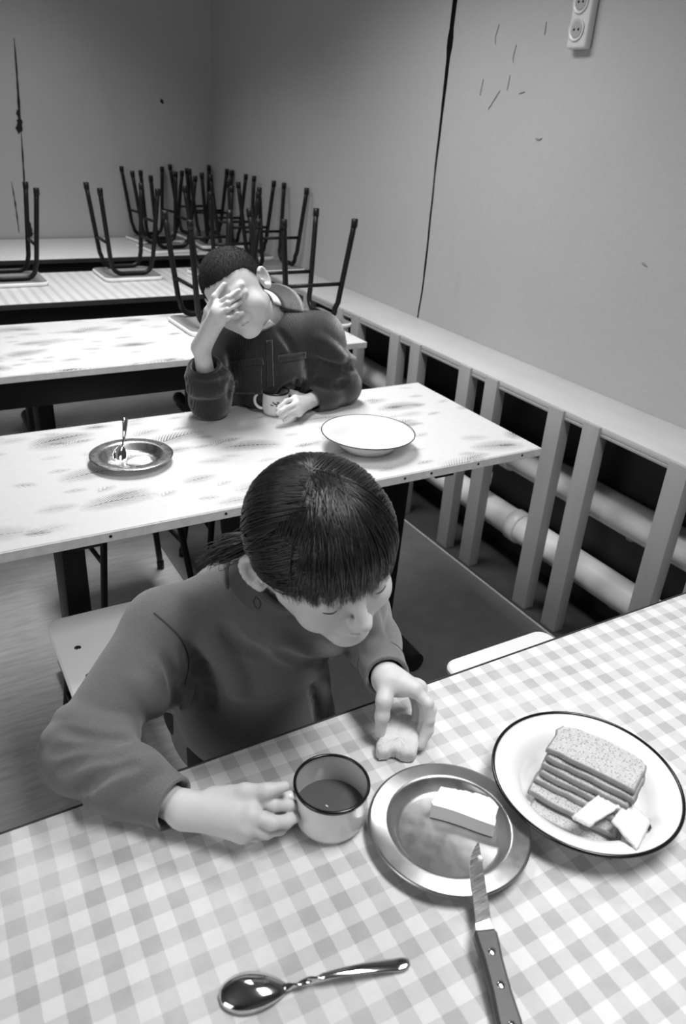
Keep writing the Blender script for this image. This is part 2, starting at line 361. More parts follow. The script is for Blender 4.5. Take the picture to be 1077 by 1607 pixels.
for nm, z, r, lb in (('heating_pipe', .425, .056, 'upper white heating pipe behind the guard rail posts'), ('heating_pipe', .165, .054, 'lower white heating pipe behind the guard rail, nearest the floor')):
    p = root(nm, (1.885, 2, z), lb, 'pipe', 'heating pipes behind the guard rail')
    mesh('pipe_run', *tube([(1.885, y, z) for y in np.linspace(-.6, WY-.02, 12)], r, 28), 'white_pipe', p)
    for yy in ((.95, 1.9, 3.2) if z > .3 else (1.80, 3.4)): mesh('pipe_collar', *tube([(1.885, yy, z), (1.885, yy+.004, z), (1.885, yy+.05, z), (1.885, yy+.054, z)], [r, r+.007, r+.007, r], 28), 'white_pipe', p)
    for yy in (1.35, 2.75, 4.1): mesh('pipe_bracket', *box((1.88, yy-.012, z-r-.014), (WX-.013, yy+.012, z-r+.002), .002), 'rail_paint', p)
bp = root('branch_pipe', (1.84, 2.02, .3), 'short upright white pipe linking the two heating pipes', 'pipe')
mesh('pipe_run', *tube([(1.845, 2.02, .215), (1.85, 2.02, .26), (1.85, 2.02, .33), (1.845, 2.02, .375)], .026, 18), 'white_pipe', bp)
mesh('pipe_collar', *tube([(1.85, 2.02, .27), (1.85, 2.02, .315)], .032, 18), 'white_pipe', bp)

# power outlet strip on the right wall
so = root('power_outlet', (WX, 2.0, 1.72), 'white outlet strip high on the right wall', 'outlet')
zb = 1.708
mesh('outlet_body', *box((WX-.032, 1.965, zb), (WX, 2.045, zb+.26), .010, 3), 'socket', so)
for kz in (.050, .120, .190):
    c = np.array((WX-.0325, 2.008, zb+kz)); Mx = frame(c, (0, 0, 1), (-1, 0, 0))
    f_ = mesh('socket_face', *xf(lathe([(.024, -.002), (.030, 0), (.031, .0035), (.029, .0045), (.0265, .001), (0, -.001)], seg=32), Mx), 'socket', so)
    mesh('socket_well', *xf(lathe([(.022, -.001), (.0225, .0012), (.019, .0014), (0, .0014)], seg=28), Mx), 'rail_paint', so)
    for dy in (-.009, .009): mesh('socket_hole', *xf(lathe([(.0036, .001), (.0036, .0026), (0, .0026)], seg=12), frame(c+(0, dy, .0), (0, 0, 1), (-1, 0, 0))), 'socket_hole', so)

# ---------------------------------------------------------------- tables
def table(x0, x1, y0, y1, top, edge, label, legx, th=.020, group=None, tacks=False):
    t = root('dining_table', ((x0+x1)/2, (y0+y1)/2, 0), label, 'table', group)
    o = mesh('tabletop', *box((x0, y0+.001, .697), (x1, y1, .72), .0025, 2), top, t, 'auto')
    # thin strips that edge the board
    mesh('edge_strip', *box((x0-.001, y0-.0025, .6965), (x1+.001, y0+.0005, .7185), .001, 1), edge, t, 'auto')
    mesh('edge_strip', *box((x0-.001, y1-.0005, .7005), (x1+.001, y1+.003, .7205), .001, 1), edge, t, 'auto')
    mesh('edge_strip', *box((x1-.0005, y0, .7005), (x1+.002, y1, .7185), .001, 1), edge, t, 'auto')
    ym = (y0+y1)/2
    for lx in legx:
        V, F = box((lx-.025, ym-.075, .03), (lx+.025, ym+.075, .66), .004); V = V.copy()
        k = 1+.25*(1-V[:, 2]/.66); V[:, 0] = lx+(V[:, 0]-lx)*k; V[:, 1] = ym+(V[:, 1]-ym)*(.55+.45*V[:, 2]/.66)
        mesh('leg', V, F, 'dark_metal', t, 'auto')
        mesh('foot_bar', *tube([(lx, y0+.062, .032), (lx, y0+.066, .032), (lx, y1-.066, .032), (lx, y1-.062, .032)], [.026, .032, .032, .026], 20), 'black_tube', t, 'auto')
        mesh('top_bracket', *box((lx-.03, y0+.04, .665), (lx+.03, y1-.04, .6965), .003), 'dark_metal', t, 'auto')
    mesh('stretcher', *box((legx[0], ym-.015, .60), (legx[-1], ym+.015, .66), .004), 'dark_metal', t, 'auto')
    if not tacks and top != 'gingham': mesh('apron', *box((x0+.04, y0+.03, .60), (x1-.04, y0+.05, .6965), .002), 'dark_metal', t, 'auto')  # black board added to stand in for the shade under the far tables
    if tacks:
        for xx in tacks: mesh('tack', *xf(lathe([(.0034, 0), (.003, .0012), (0, .0018)], seg=10), frame((xx, y0-.0026, .709), (1, 0, 0), (0, -1, 0))), 'black_tube', t)
    return t
TG = 'canteen tables set in a row'
t0 = table(-.60, 1.447, .08, .725, 'gingham', 'edge_dark', 'near table covered with checked gingham oilcloth', (-.2, 1.0), group=TG)
t1 = table(-.03, 1.468, 1.395, 1.985, 'floral_a', 'board_edge', 'table with fern leaf oilcloth where the boy leans on his elbows', (.262, 1.18), group=TG, tacks=[.30, .55, .82, 1.02, 1.10, 1.25, 1.40])
t2 = table(-.10, 1.565, 2.478, 3.093, 'floral_b', 'board_edge', 'table with fern leaf oilcloth right behind the boy', (.405, 1.25), group=TG)
t3 = table(-.05, 1.675, 3.425, 4.05, 'striped_top', 'edge_dark', 'table with striped top carrying upturned stools at the back', (.50, 1.30), group=TG)
t4 = table(.0, 1.69, 4.41, 5.08, 'pale_top', 'edge_dark', 'last pale table pushed against the back wall', (.55, 1.35), group=TG)

# ---------------------------------------------------------------- stools
def stool(w, d, h, sw, sd):
    r0 = root('stool', (0, 0, 0), 'x', 'stool')
    mesh('seat', *prism(rrect(sw, sd, .035), h-.016, h, .004), 'stool_seat', r0, 'auto')
    mesh('seat_underside', *prism(rrect(sw-.012, sd-.012, .030), h-.0172, h-.0158), 'raw_plywood', r0, 'auto')
    ins = .72; zt = h-.016-.0125
    for sy in (-1, 1):
        fo, to = np.array((w/2, sy*d/2)), np.array((w/2*ins, sy*d/2*ins)); P = []
        P.append((-fo[0], fo[1], .012))
        for q in np.linspace(.15, .82, 6): p = fo*(1-q)+to*q; P.append((-p[0], p[1], .012+q*(zt-.012)))
        for a in np.linspace(0, 90, 7): A = math.radians(a); P.append((-(to[0]-.045+.045*math.cos(A)), to[1], zt-.045+.045*math.sin(A)))
        P += [(-x, y, z) for x, y, z in P[::-1]]
        leg = mesh('leg_frame', *tube(P, .0108, 12, up=(0, 1, 0)), 'black_tube', r0)
        for sx in (-1, 1): mesh('foot_cap', *tube([(sx*fo[0], fo[1], 0), (sx*fo[0], fo[1], .001), (sx*(fo[0]-.001), fo[1]*.99, .03)], [.010, .0128, .0128], 12), 'black_tube', leg)
    q = .62; p = np.array((w/2, d/2))*(1-q)+np.array((w/2, d/2))*ins*q
    for sx in (-1, 1): mesh('rung', *tube([(sx*p[0], -p[1], .012+q*(zt-.012)), (sx*p[0], p[1], .012+q*(zt-.012))], .0075, 10), 'black_tube', r0)
    for sx in (-1, 1):
        for sy in (-1, 1): mesh('seat_bolt', *tube([(sx*(sw/2-.045), sy*.052, h-.001), (sx*(sw/2-.045), sy*.052, h+.0006), (sx*(sw/2-.045), sy*.052, h+.0012)], [.0075, .0075, .005], 12), 'steel_bolt', r0)
    return r0
S_small = stool(.265, .262, .412, .285, .285); S_big = stool(.315, .30, .42, .305, .365)
used = set()
GU = 'upturned stools stored on the tables'
def put(src, loc, rz, label, up=False, group=None):
    s = src if src.name not in used else copy_tree(src); used.add(src.name)
    h = .412 if src is S_small or src.name.startswith(S_small.name+'x') else .42
    if up: s.rotation_euler = (math.pi, 0, rz); s.location = (loc[0], loc[1], loc[2]+(.4125 if src is S_small else .4205)+.001)
    else: s.rotation_euler = (0, 0, rz); s.location = loc
    s['label'] = label
    if group: s['group'] = group
    return s
put(S_big, (.325, 1.39, 0), 0, 'pale stool the girl sits on, two bolts showing')
put(S_big, (1.075, .868, 0), 0, 'pale stool tucked under the gingham table by the guard rail')
put(S_big, (.53, 2.18, 0), .1, 'stool whose black legs show under the fern leaf table beyond the girl')
put(S_big, (.92, 2.235, 0), -.05, 'stool under the boy behind the fern leaf table')
put(S_big, (1.445, 2.83, .72), math.pi/2, 'upturned stool at the wall end of the table behind the boy', True, GU)
put(S_small, (1.09, 2.87, .72), .03, 'upturned stool on the table directly behind the head of the boy', True, GU)
put(S_small, (1.04, 3.90, .72), .0, 'upturned stool standing alone in the middle of the striped table', True, GU)
put(S_small, (.50, 3.88, .72), .0, 'upturned stool farthest from the guard rail on the striped table', True, GU)
put(S_small, (1.80, 3.86, .735), math.pi/2, 'upturned stool on the guard rail shelf, nearest of those there', True, GU)
put(S_small, (1.50, 3.80, .72), math.pi/2+.12, 'upturned stool on the striped table at its wall end', True, GU)
put(S_small, (1.79, 4.23, .735), math.pi/2, 'upturned stool on the guard rail shelf, second towards the corner', True, GU)
put(S_small, (1.47, 4.60, .72), .1, 'upturned stool on the front edge of the last table', True, GU)
put(S_small, (1.80, 4.62, .735), math.pi/2-.08, 'upturned stool on the guard rail shelf, third towards the corner', True, GU)
put(S_small, (1.50, 4.92, .72), .15, 'upturned stool on the last table against the back wall', True, GU)
put(S_small, (1.80, 4.94, .735), math.pi/2+.06, 'upturned stool on the guard rail shelf, in the room corner', True, GU)

# ---------------------------------------------------------------- tableware
Z = .72
def plate(name, c, prof_out, prof_in, mat, label, cat, bead=None, bmat=None, bname='rim_bead', seg=96, matin=None, group=None, tilt=None):
    p = root(name, (c[0], c[1], Z), label, cat, group)
    o = mesh('dish', *lathe(prof_out+prof_in[::-1], (c[0], c[1], Z), seg), mat, p)
    if bead:
        R, z, br = bead; a = np.linspace(0, 2*math.pi, seg, endpoint=False)
        P = np.stack([R*np.cos(a), R*np.sin(a), np.full(seg, z)], 1)
        pr = [(R+br*math.cos(t), z+br*math.sin(t)) for t in np.linspace(0, 2*math.pi, 10, endpoint=False)]
        mesh(bname, *lathe(pr+[pr[0]], (c[0], c[1], Z), seg), bmat, p)
    return p
E_out = [(0, .001), (.070, .001), (.076, .003), (.083, .014), (.090, .024), (.098, .0285), (.110, .0325), (.119, .036)]
E_in = [(0, .003), (.069, .003), (.075, .0048), (.082, .0155), (.089, .0255), (.098, .030), (.110, .034), (.119, .0375)]
ep = plate('enamel_plate', (.668, .450), E_out, E_in, 'enamel', 'white enamel plate with black rim holding sliced bread', 'plate', (.1194, .0368, .0023), 'enamel_edge')
sc_ = lambda prof, f, zf=1: [(r*f, z*zf) for r, z in prof]
B_out = [(0, .001), (.060, .001), (.068, .004), (.085, .022), (.098, .036), (.110, .0425), (.122, .046)]
B_in = [(0, .003), (.059, .003), (.067, .0058), (.084, .0238), (.097, .0376), (.110, .0440), (.122, .0475)]
plate('enamel_dish', (1.018, 1.572), B_out, B_in, 'enamel', 'empty white enamel dish with black rim on the fern leaf table', 'plate', (.1222, .0468, .0014), 'enamel_edge')
M_out = [(0, .0005), (.060, .0005), (.0665, .003), (.074, .0165), (.0775, .0185), (.095, .0185), (.0985, .0170)]
M_in = [(0, .0017), (.0595, .0017), (.0655, .0042), (.0728, .0185), (.0755, .0205), (.0775, .0208), (.080, .0198), (.0955, .0198), (.0992, .0182)]
mp_ = plate('metal_plate', (.474, .482), M_out, M_in, 'brushed_metal', 'brushed metal plate with butter under the knife blade', 'plate')
A_out = [(0, .0008), (.055, .0008), (.063, .004), (.071, .017), (.075, .0195), (.094, .0205), (.098, .0195)]
A_in = [(0, .002), (.0545, .002), (.062, .005), (.0698, .0185), (.074, .0212), (.078, .0218), (.0945, .0216), (.0985, .0207)]
plate('metal_dish', (.436, 1.712), A_out, A_in, 'aluminium', 'metal dish with leftover porridge and a spoon standing in it', 'plate')
# leftover porridge
def blob(c, rx, ry, h, seed, n=28, rings=7, ang=0., amp=.25):
    r = np.random.default_rng(seed); ph = r.uniform(0, 6.28, 4); a = np.linspace(0, 2*math.pi, n, endpoint=False)
    k = 1+amp*(.5*np.sin(2*a+ph[0])+.35*np.sin(3*a+ph[1])+.25*np.sin(5*a+ph[2])); V = []; F = []
    for i in range(rings):
        t = i/(rings-1); rr = 1-t*.999
        zz_ = h*(1-rr**3)*(1 + .15*np.sin(7*a+ph[3])*(1-t)) + h*.10*r.normal(size=n)*(0 < i < rings-1)
        X, Y = rx*k*rr*np.cos(a), ry*k*rr*np.sin(a); V.append(np.stack([c[0]+X*math.cos(ang)-Y*math.sin(ang), c[1]+X*math.sin(ang)+Y*math.cos(ang), c[2]+zz_], 1))
    V = np.concatenate(V)
    for i in range(rings-1):
        for j in range(n): q = (j+1) % n; F.append((i*n+j, i*n+q, (i+1)*n+q, (i+1)*n+j))
    F.append(tuple(range((rings-1)*n, rings*n))); F.append(tuple(range(n-1, -1, -1))); return V, F
pr = tag(mesh('porridge', *join(blob((.452, 1.700, Z+.003), .036, .026, .008, 5), blob((.395, 1.708, Z+.003), .018, .016, .009, 6)), 'porridge', loc=(.436, 1.712, Z+.003)), 'white leftover porridge in the metal dish', 'food')

def spoon(name, label, tip, neck, end, up, mat, bowl_w=.021, bowl_l=.058, depth=.010, twist=False):
    tip, neck, end = map(np.array, (tip, neck, end)); t = root(name, tip, label, 'spoon')
    ax = neck-tip; L = np.linalg.norm(ax); M = frame(tip, ax, up); n, m = 22, 13; G = np.zeros((n, m, 3))
    for i in range(n):
        u = i/(n-1); x = L*u; w = bowl_w*max(math.sin(math.pi*min(u**.78, 1)), 0)**.62; w = max(w, .0028*u+.0004)
        for j in range(m):
            v = j/(m-1)*2-1; dp = depth*math.sin(math.pi*u**.85)**.8 if 0 < u < 1 else 0
            G[i, j] = (x, w*v, -dp*(1-v*v)**.8*(-1 if twist else 1) + .002*u - (.003 if twist else 0))
    V, F = sheet(G, .0012); mesh('bowl', *xf((V, F), M), mat, t)
    ax2 = end-neck; L2 = np.linalg.norm(ax2); M2 = frame(neck, ax2, up); n = 46; G = np.zeros((n, 7, 3))
    for i in range(n):
        u = i/(n-1); x = L2*u-.004
        w = .0022+.0048*max(0, (u-.25)/.75)**.7*(1 if u < .9 else math.sqrt(max(1-((u-.9)/.1)**2, .02)))
        zc = .006*math.sin(math.pi*min(u*1.1, 1)); th = 0.
        if twist and u < .3: th = u/.3*math.pi*2; w = .0030
        for j in range(7):
            v = (j/6*2-1)*w; b = .0012*(1-(j/6*2-1)**2)
            G[i, j] = (x, v*math.cos(th)-b*math.sin(th), zc+v*math.sin(th)+b*math.cos(th))
    mesh('handle', *xf(sheet(G, .0018 if not twist else .0024), M2), mat, t); return t
spoon('table_spoon', 'polished steel spoon with twisted neck lying on the gingham table', on_z(343, 1560, Z+.006), on_z(452, 1549, Z+.0065), on_z(648, 1510, Z+.004), (0, 0, 1), 'polished_steel', .0205, twist=True)
spoon('tea_spoon', 'spoon standing in the metal dish of porridge', (.400, 1.700, Z+.008), (.425, 1.748, Z+.030), (.448, 1.792, Z+.086), (.2, -.5, .8), 'polished_steel', .017)

# mugs
def mug(name, c, r, h, label, hang, inner='enamel', group=None):
    p = root(name, (c[0], c[1], Z), label, 'mug', group)
    out = [(0, .001), (r*.80, .001), (r*.90, .004), (r*.97, .012), (r, .024), (r, h*.7), (r*1.0, h)]
    inn = [(0, .0028), (r*.79, .0028), (r*.88, .006), (r*.955, .013), (r*.975, .024), (r*.975, h)]
    mesh('cup', *lathe(out, (c[0], c[1], Z), 72), 'enamel', p); mesh('lining', *lathe(inn[::-1], (c[0], c[1], Z), 72), inner, p)
    pr = [(r*.988+.0020*math.cos(t), h+.0018*math.sin(t)-.0004) for t in np.linspace(0, 2*math.pi, 10, endpoint=False)]
    mesh('rim_band', *lathe(pr+[pr[0]], (c[0], c[1], Z), 72), 'enamel_edge', p)
    mesh('rim_stripe', *lathe([(r*1.002, h-.0045), (r*1.006, h-.004), (r*1.006, h-.001)], (c[0], c[1], Z), 72), 'enamel_edge', p)
    d = np.array((math.cos(hang), math.sin(hang), 0)); u = np.array((0, 0, 1.)); o = np.array((c[0], c[1], Z))
    P = spline([o+d*(r-.001)+u*h*.84, o+d*(r+.010)+u*h*.88, o+d*(r+.021)+u*h*.70, o+d*(r+.020)+u*h*.44, o+d*(r+.010)+u*h*.26, o+d*(r-.001)+u*h*.22], 6)
    mesh('handle', *tube(P, .0042, 12, flat=1.5, up=np.cross(d, u)), 'enamel', p); return p
MUG = (.356, .569); mg = mug('enamel_mug', MUG, .0455, .062, 'white enamel mug half full of tea beside the hand of the girl', math.pi*.93, 'enamel_inner')
tag(mesh('tea', *lathe([(0, .021), (.0435, .021), (.0440, .0205), (.0425, .0195), (0, .0195)], (MUG[0], MUG[1], Z), 48), 'tea', loc=(MUG[0], MUG[1], Z+.02)), 'dark tea in the white enamel mug', 'drink')
BMUG = (.903, 1.893); bm_ = mug('enamel_cup', BMUG, .0375, .068, 'white enamel cup with small leaf print held by the boy', math.radians(158))
# printed sprig on the boy's cup
def sprig(c, r, a0, z0):
    parts = []
    for da, dz, L, th in ((0, 0, .006, .3), (.16, .004, .006, -.5), (-.18, .003, .006, 2.6), (.34, -.001, .005, .2), (-.33, -.004, .005, 3.0), (.05, -.007, .005, -1.2), (.5, .003, .004, .6)):
        G = np.zeros((6, 3, 3))
        for i in range(6):
            u = i/5; w = .0019*math.sin(math.pi*(.08+.84*u))
            for j in range(3):
                s_, t_ = (u-.5)*2*L, (j-1)*w; aa = a0+da+(s_*math.cos(th)-t_*math.sin(th))/r; G[i, j] = (c[0]+(r+.0004)*math.cos(aa), c[1]+(r+.0004)*math.sin(aa), Z+z0+dz+s_*math.sin(th)+t_*math.cos(th))
        parts.append(sheet(G, .0005))
    return join(*parts)
mesh('leaf_print', *sprig(BMUG, .0375, math.radians(-112), .040), 'edge_dark', bm_)
tag(mesh('tea', *lathe([(0, .040), (.0355, .040), (.0358, .0395), (.035, .0385), (0, .0385)], (BMUG[0], BMUG[1], Z), 40), 'tea', loc=(BMUG[0], BMUG[1], Z+.04)), 'dark tea in the printed enamel cup of the boy', 'drink')

# knife across the metal plate
def knife():
    tip, bol, end = on_z(742, 1320, Z+.0232), on_z(762, 1468, Z+.0205), on_z(808, 1640, Z+.0085)
    t = root('table_knife', bol, 'knife with dark riveted handle resting across the metal plate', 'knife')
    ax = tip-bol; L = np.linalg.norm(ax); M = frame(bol, ax, (0, .0, 1)); n = 24; G = np.zeros((n, 6, 3))
    for i in range(n):
        u = i/(n-1); x = L*u
        a = .0086-.0008*u; b = -.0086+.001*u
        if u > .60: q = (u-.60)/.40; a = .0081-.0004*q-.0150*q**2.4; b = -.0080+.0006*q
        if i == n-1: a = b+.0004
        for j in range(6): v = j/5; G[i, j] = (x, b+(a-b)*v, 0)
    mesh('blade', *xf(sheet(G, .0013), M), 'blade', t, 'auto')
    ax2 = end-bol; L2 = np.linalg.norm(ax2); M2 = frame(bol, ax2, (0, 0, 1)); P = []
    for u, w in ((0, .0105), (.04, .0130), (.12, .0128), (.3, .0112), (.6, .0112), (.85, .0130), (.97, .0125), (1, .009)): P.append((L2*u-.004, w))
    poly = np.array([(x, -w) for x, w in P]+[(x, w*.92) for x, w in P[::-1]])
    hd = mesh('handle', *xf(prism(poly, -.0075, .0075, .003), M2), 'knife_handle', t, 'auto')
    mesh('bolster', *xf(prism(np.array([(-.012, -.0085), (.001, -.0105), (.001, .0100), (-.016, .0085)]), -.0015, .0035, .0006), M2), 'blade', t, 'auto')
    for x in (.020, .052, .088): mesh('rivet', *xf(lathe([(.0040, .0068), (.0040, .0078), (.003, .0082), (0, .0083)], (x, 0, 0), 16), M2), 'polished_steel', hd)
    mesh('butter_smear', *xf(blob((L*.80, -.0062, .0006), .0045, .003, .003, 9, 14, 5), M), 'butter', t)
knife()
# butter block
def butter():
    a, b, c = on_z(677, 1283, Z+.003), on_z(772, 1312, Z+.003), on_z(791, 1285, Z+.003); n, m = 26, 12; M = frame(a, b-a, (0, 0, 1)); Lx = np.linalg.norm(b-a); r = np.random.default_rng(8)
    D = .036; V = []; F = []; prof = [(0, 0), (0, .010), (.001, .021), (.004, .022), (D*.4, .0222), (D*.8, .0215), (D, .019), (D+.001, .009), (D, 0)]
    for i in range(n):
        u = i/(n-1); rg = .0016*math.sin(9*u+1)+.0010*math.sin(31*u)+.0005*r.normal(); ln = .0012*math.sin(5*u)
        for k, (y, z) in enumerate(prof):
            yy = y+(rg*.9+.010*math.sin(2.6*u)-.003 if k > 4 else 0); xx = Lx*u + (.0014*r.normal() if i in (0, n-1) else 0); V.append((xx, yy+ln*(k < 3), max(z+(.0003*r.normal() if k > 3 and z > 0 else 0)-.002*u*(z > .005), 0)))
    p = len(prof)
    for i in range(n-1):
        for k in range(p): q = (k+1) % p; F.append((i*p+k, (i+1)*p+k, (i+1)*p+q, i*p+q))
    F.append(tuple(range(p))); F.append(tuple(range((n-1)*p, n*p))[::-1])
    tag(mesh('butter_block', *xf((V, F), M), 'butter', None, 'auto', loc=a), 'broken block of pale butter on the metal plate', 'butter')
butter()
# bread slices on the enamel plate
def slice_mesh(L, Hh, T, seed):
    r = np.random.default_rng(seed); pts = []
    for u in np.linspace(0, 1, 9): pts.append((L*(u-.5), 0))
    for a in np.linspace(-20, 80, 6): A = math.radians(a); pts.append((L/2-.012+.014*math.cos(A), Hh-.016+.015*math.sin(A)))
    for u in np.linspace(.1, .9, 8): pts.append((L*(.5-u)*.86, Hh+.003*math.sin(math.pi*u)))
    for a in np.linspace(95, 200, 6): A = math.radians(a); pts.append((-L/2+.014+.016*math.cos(A), Hh-.018+.017*math.sin(A)))
    P = np.array(pts); P += r.normal(size=P.shape)*.0006; n = len(P); V = []; F = []; c = P.mean(0)
    for z, s in ((-T/2, .90), (-T/2-.0006, .955), (-T*.40, 1.), (T*.40, 1.), (T/2+.0006, .955), (T/2, .90)): V += [(*(c+(p-c)*s), z+r.normal()*.0003) for p in P]
    V += [(c[0], c[1], -T/2), (c[0], c[1], T/2)]; fm = []
    for k in range(5):
        for i in range(n): j = (i+1) % n; F.append((k*n+i, k*n+j, (k+1)*n+j, (k+1)*n+i)); fm.append(1 if k in (1, 2, 3) else 0)
    for i in range(n): j = (i+1) % n; F.append((j, i, 6*n)); fm.append(0); F.append((5*n+i, 5*n+j, 6*n+1)); fm.append(0)
    return np.array(V), F, fm
bA, bB = on_z(868, 1163, Z+.064), on_z(1006, 1230, Z+.064); fA = on_z(842, 1280, Z+.012)
ax = bB-bA; ax[2] = 0; Lb = np.linalg.norm(ax); ax /= Lb; bk = np.array((-ax[1], ax[0], 0)); bk *= np.sign(bk[1])
wh = ['lowest bread slice lying flat at the front of the enamel plate', 'second bread slice up, its porous crumb sticking out in front', 'third bread slice up in the pile on the enamel plate', 'fourth bread slice up, in the middle of the pile', 'fifth bread slice up in the pile on the enamel plate', 'sixth bread slice up, just under the topmost one', 'topmost bread slice on the pile, its porous top in full view']
mid = (bA+bB)/2; b0 = mid-bk*(.026)
tlt = math.radians(9); bu = bk*math.cos(tlt)+np.array((0, 0, 1.))*math.sin(tlt); nu = np.array((0, 0, 1.))*math.cos(tlt)-bk*math.sin(tlt)
off = [-.040, -.021, -.006, -.001, .003, .008, .012]; zs = [.0175, .0290, .0392, .0492, .0592, .0692, .0797]; sh = [.004, -.004, -.002, .001, -.001, .002, .0]
for i in range(7):
    V, F, fm = slice_mesh(Lb*.985 if i else Lb*.95, .050 if i else .046, .0088, 20+i)
    Mx = np.eye(4); o = np.array((mid[0], mid[1], Z))+bk*(off[i]-.036)+ax*sh[i]+np.array((0, 0, zs[i]-.012))
    if i == 0: u_, n_ = bk, np.array((0, 0, 1.))
    else: u_, n_ = bu, nu
    Mx[:3, 0] = ax; Mx[:3, 1] = u_; Mx[:3, 2] = n_; Mx[:3, 3] = o
    tag(mesh('bread_slice', *xf((V, F), Mx), None, None, True, loc=o, mats=['bread', 'crust'], fmat=fm), wh[i], 'bread', 'bread slices on the enamel plate')
# soft butter slices lying on the bread
def pat(pts, th, label, lift, seed, fold=0.):
    r = np.random.default_rng(seed); Q = [on_z(px, py, Z+z) for px, py, z in pts]; n, m = 12, 9; G = np.zeros((n, m, 3))
    for i in range(n):
        for j in range(m):
            u, v = i/(n-1), j/(m-1); G[i, j] = (Q[0]*(1-u)+Q[1]*u)*(1-v)+(Q[3]*(1-u)+Q[2]*u)*v
            G[i, j][2] += lift*math.sin(math.pi*u)*.6+.0008*r.normal()+fold*abs(v-.5)
    return tag(mesh('butter_slice', *sheet(G, th), 'butter', loc=Q[0]), label, 'butter', 'butter slices on the bread')
pat([(898, 1284, .034), (953, 1238, .046), (985, 1262, .046), (925, 1298, .030)], .004, 'wide butter slice lying across the bread slices', .004, 3)
pat([(960, 1290, .036), (985, 1256, .047), (1022, 1290, .040), (1000, 1334, .036)], .004, 'butter slice folded down over the front bread slice by the rim', .002, 4)
# chipped enamel on the plate rim
V, F = blob((0, 0, 0), .0045, .0022, .0006, 12, 16, 4, .5, .5); c = on_z(1020, 1299, Z+.0322)
mesh('chip', V+c, F, 'chip', ep)

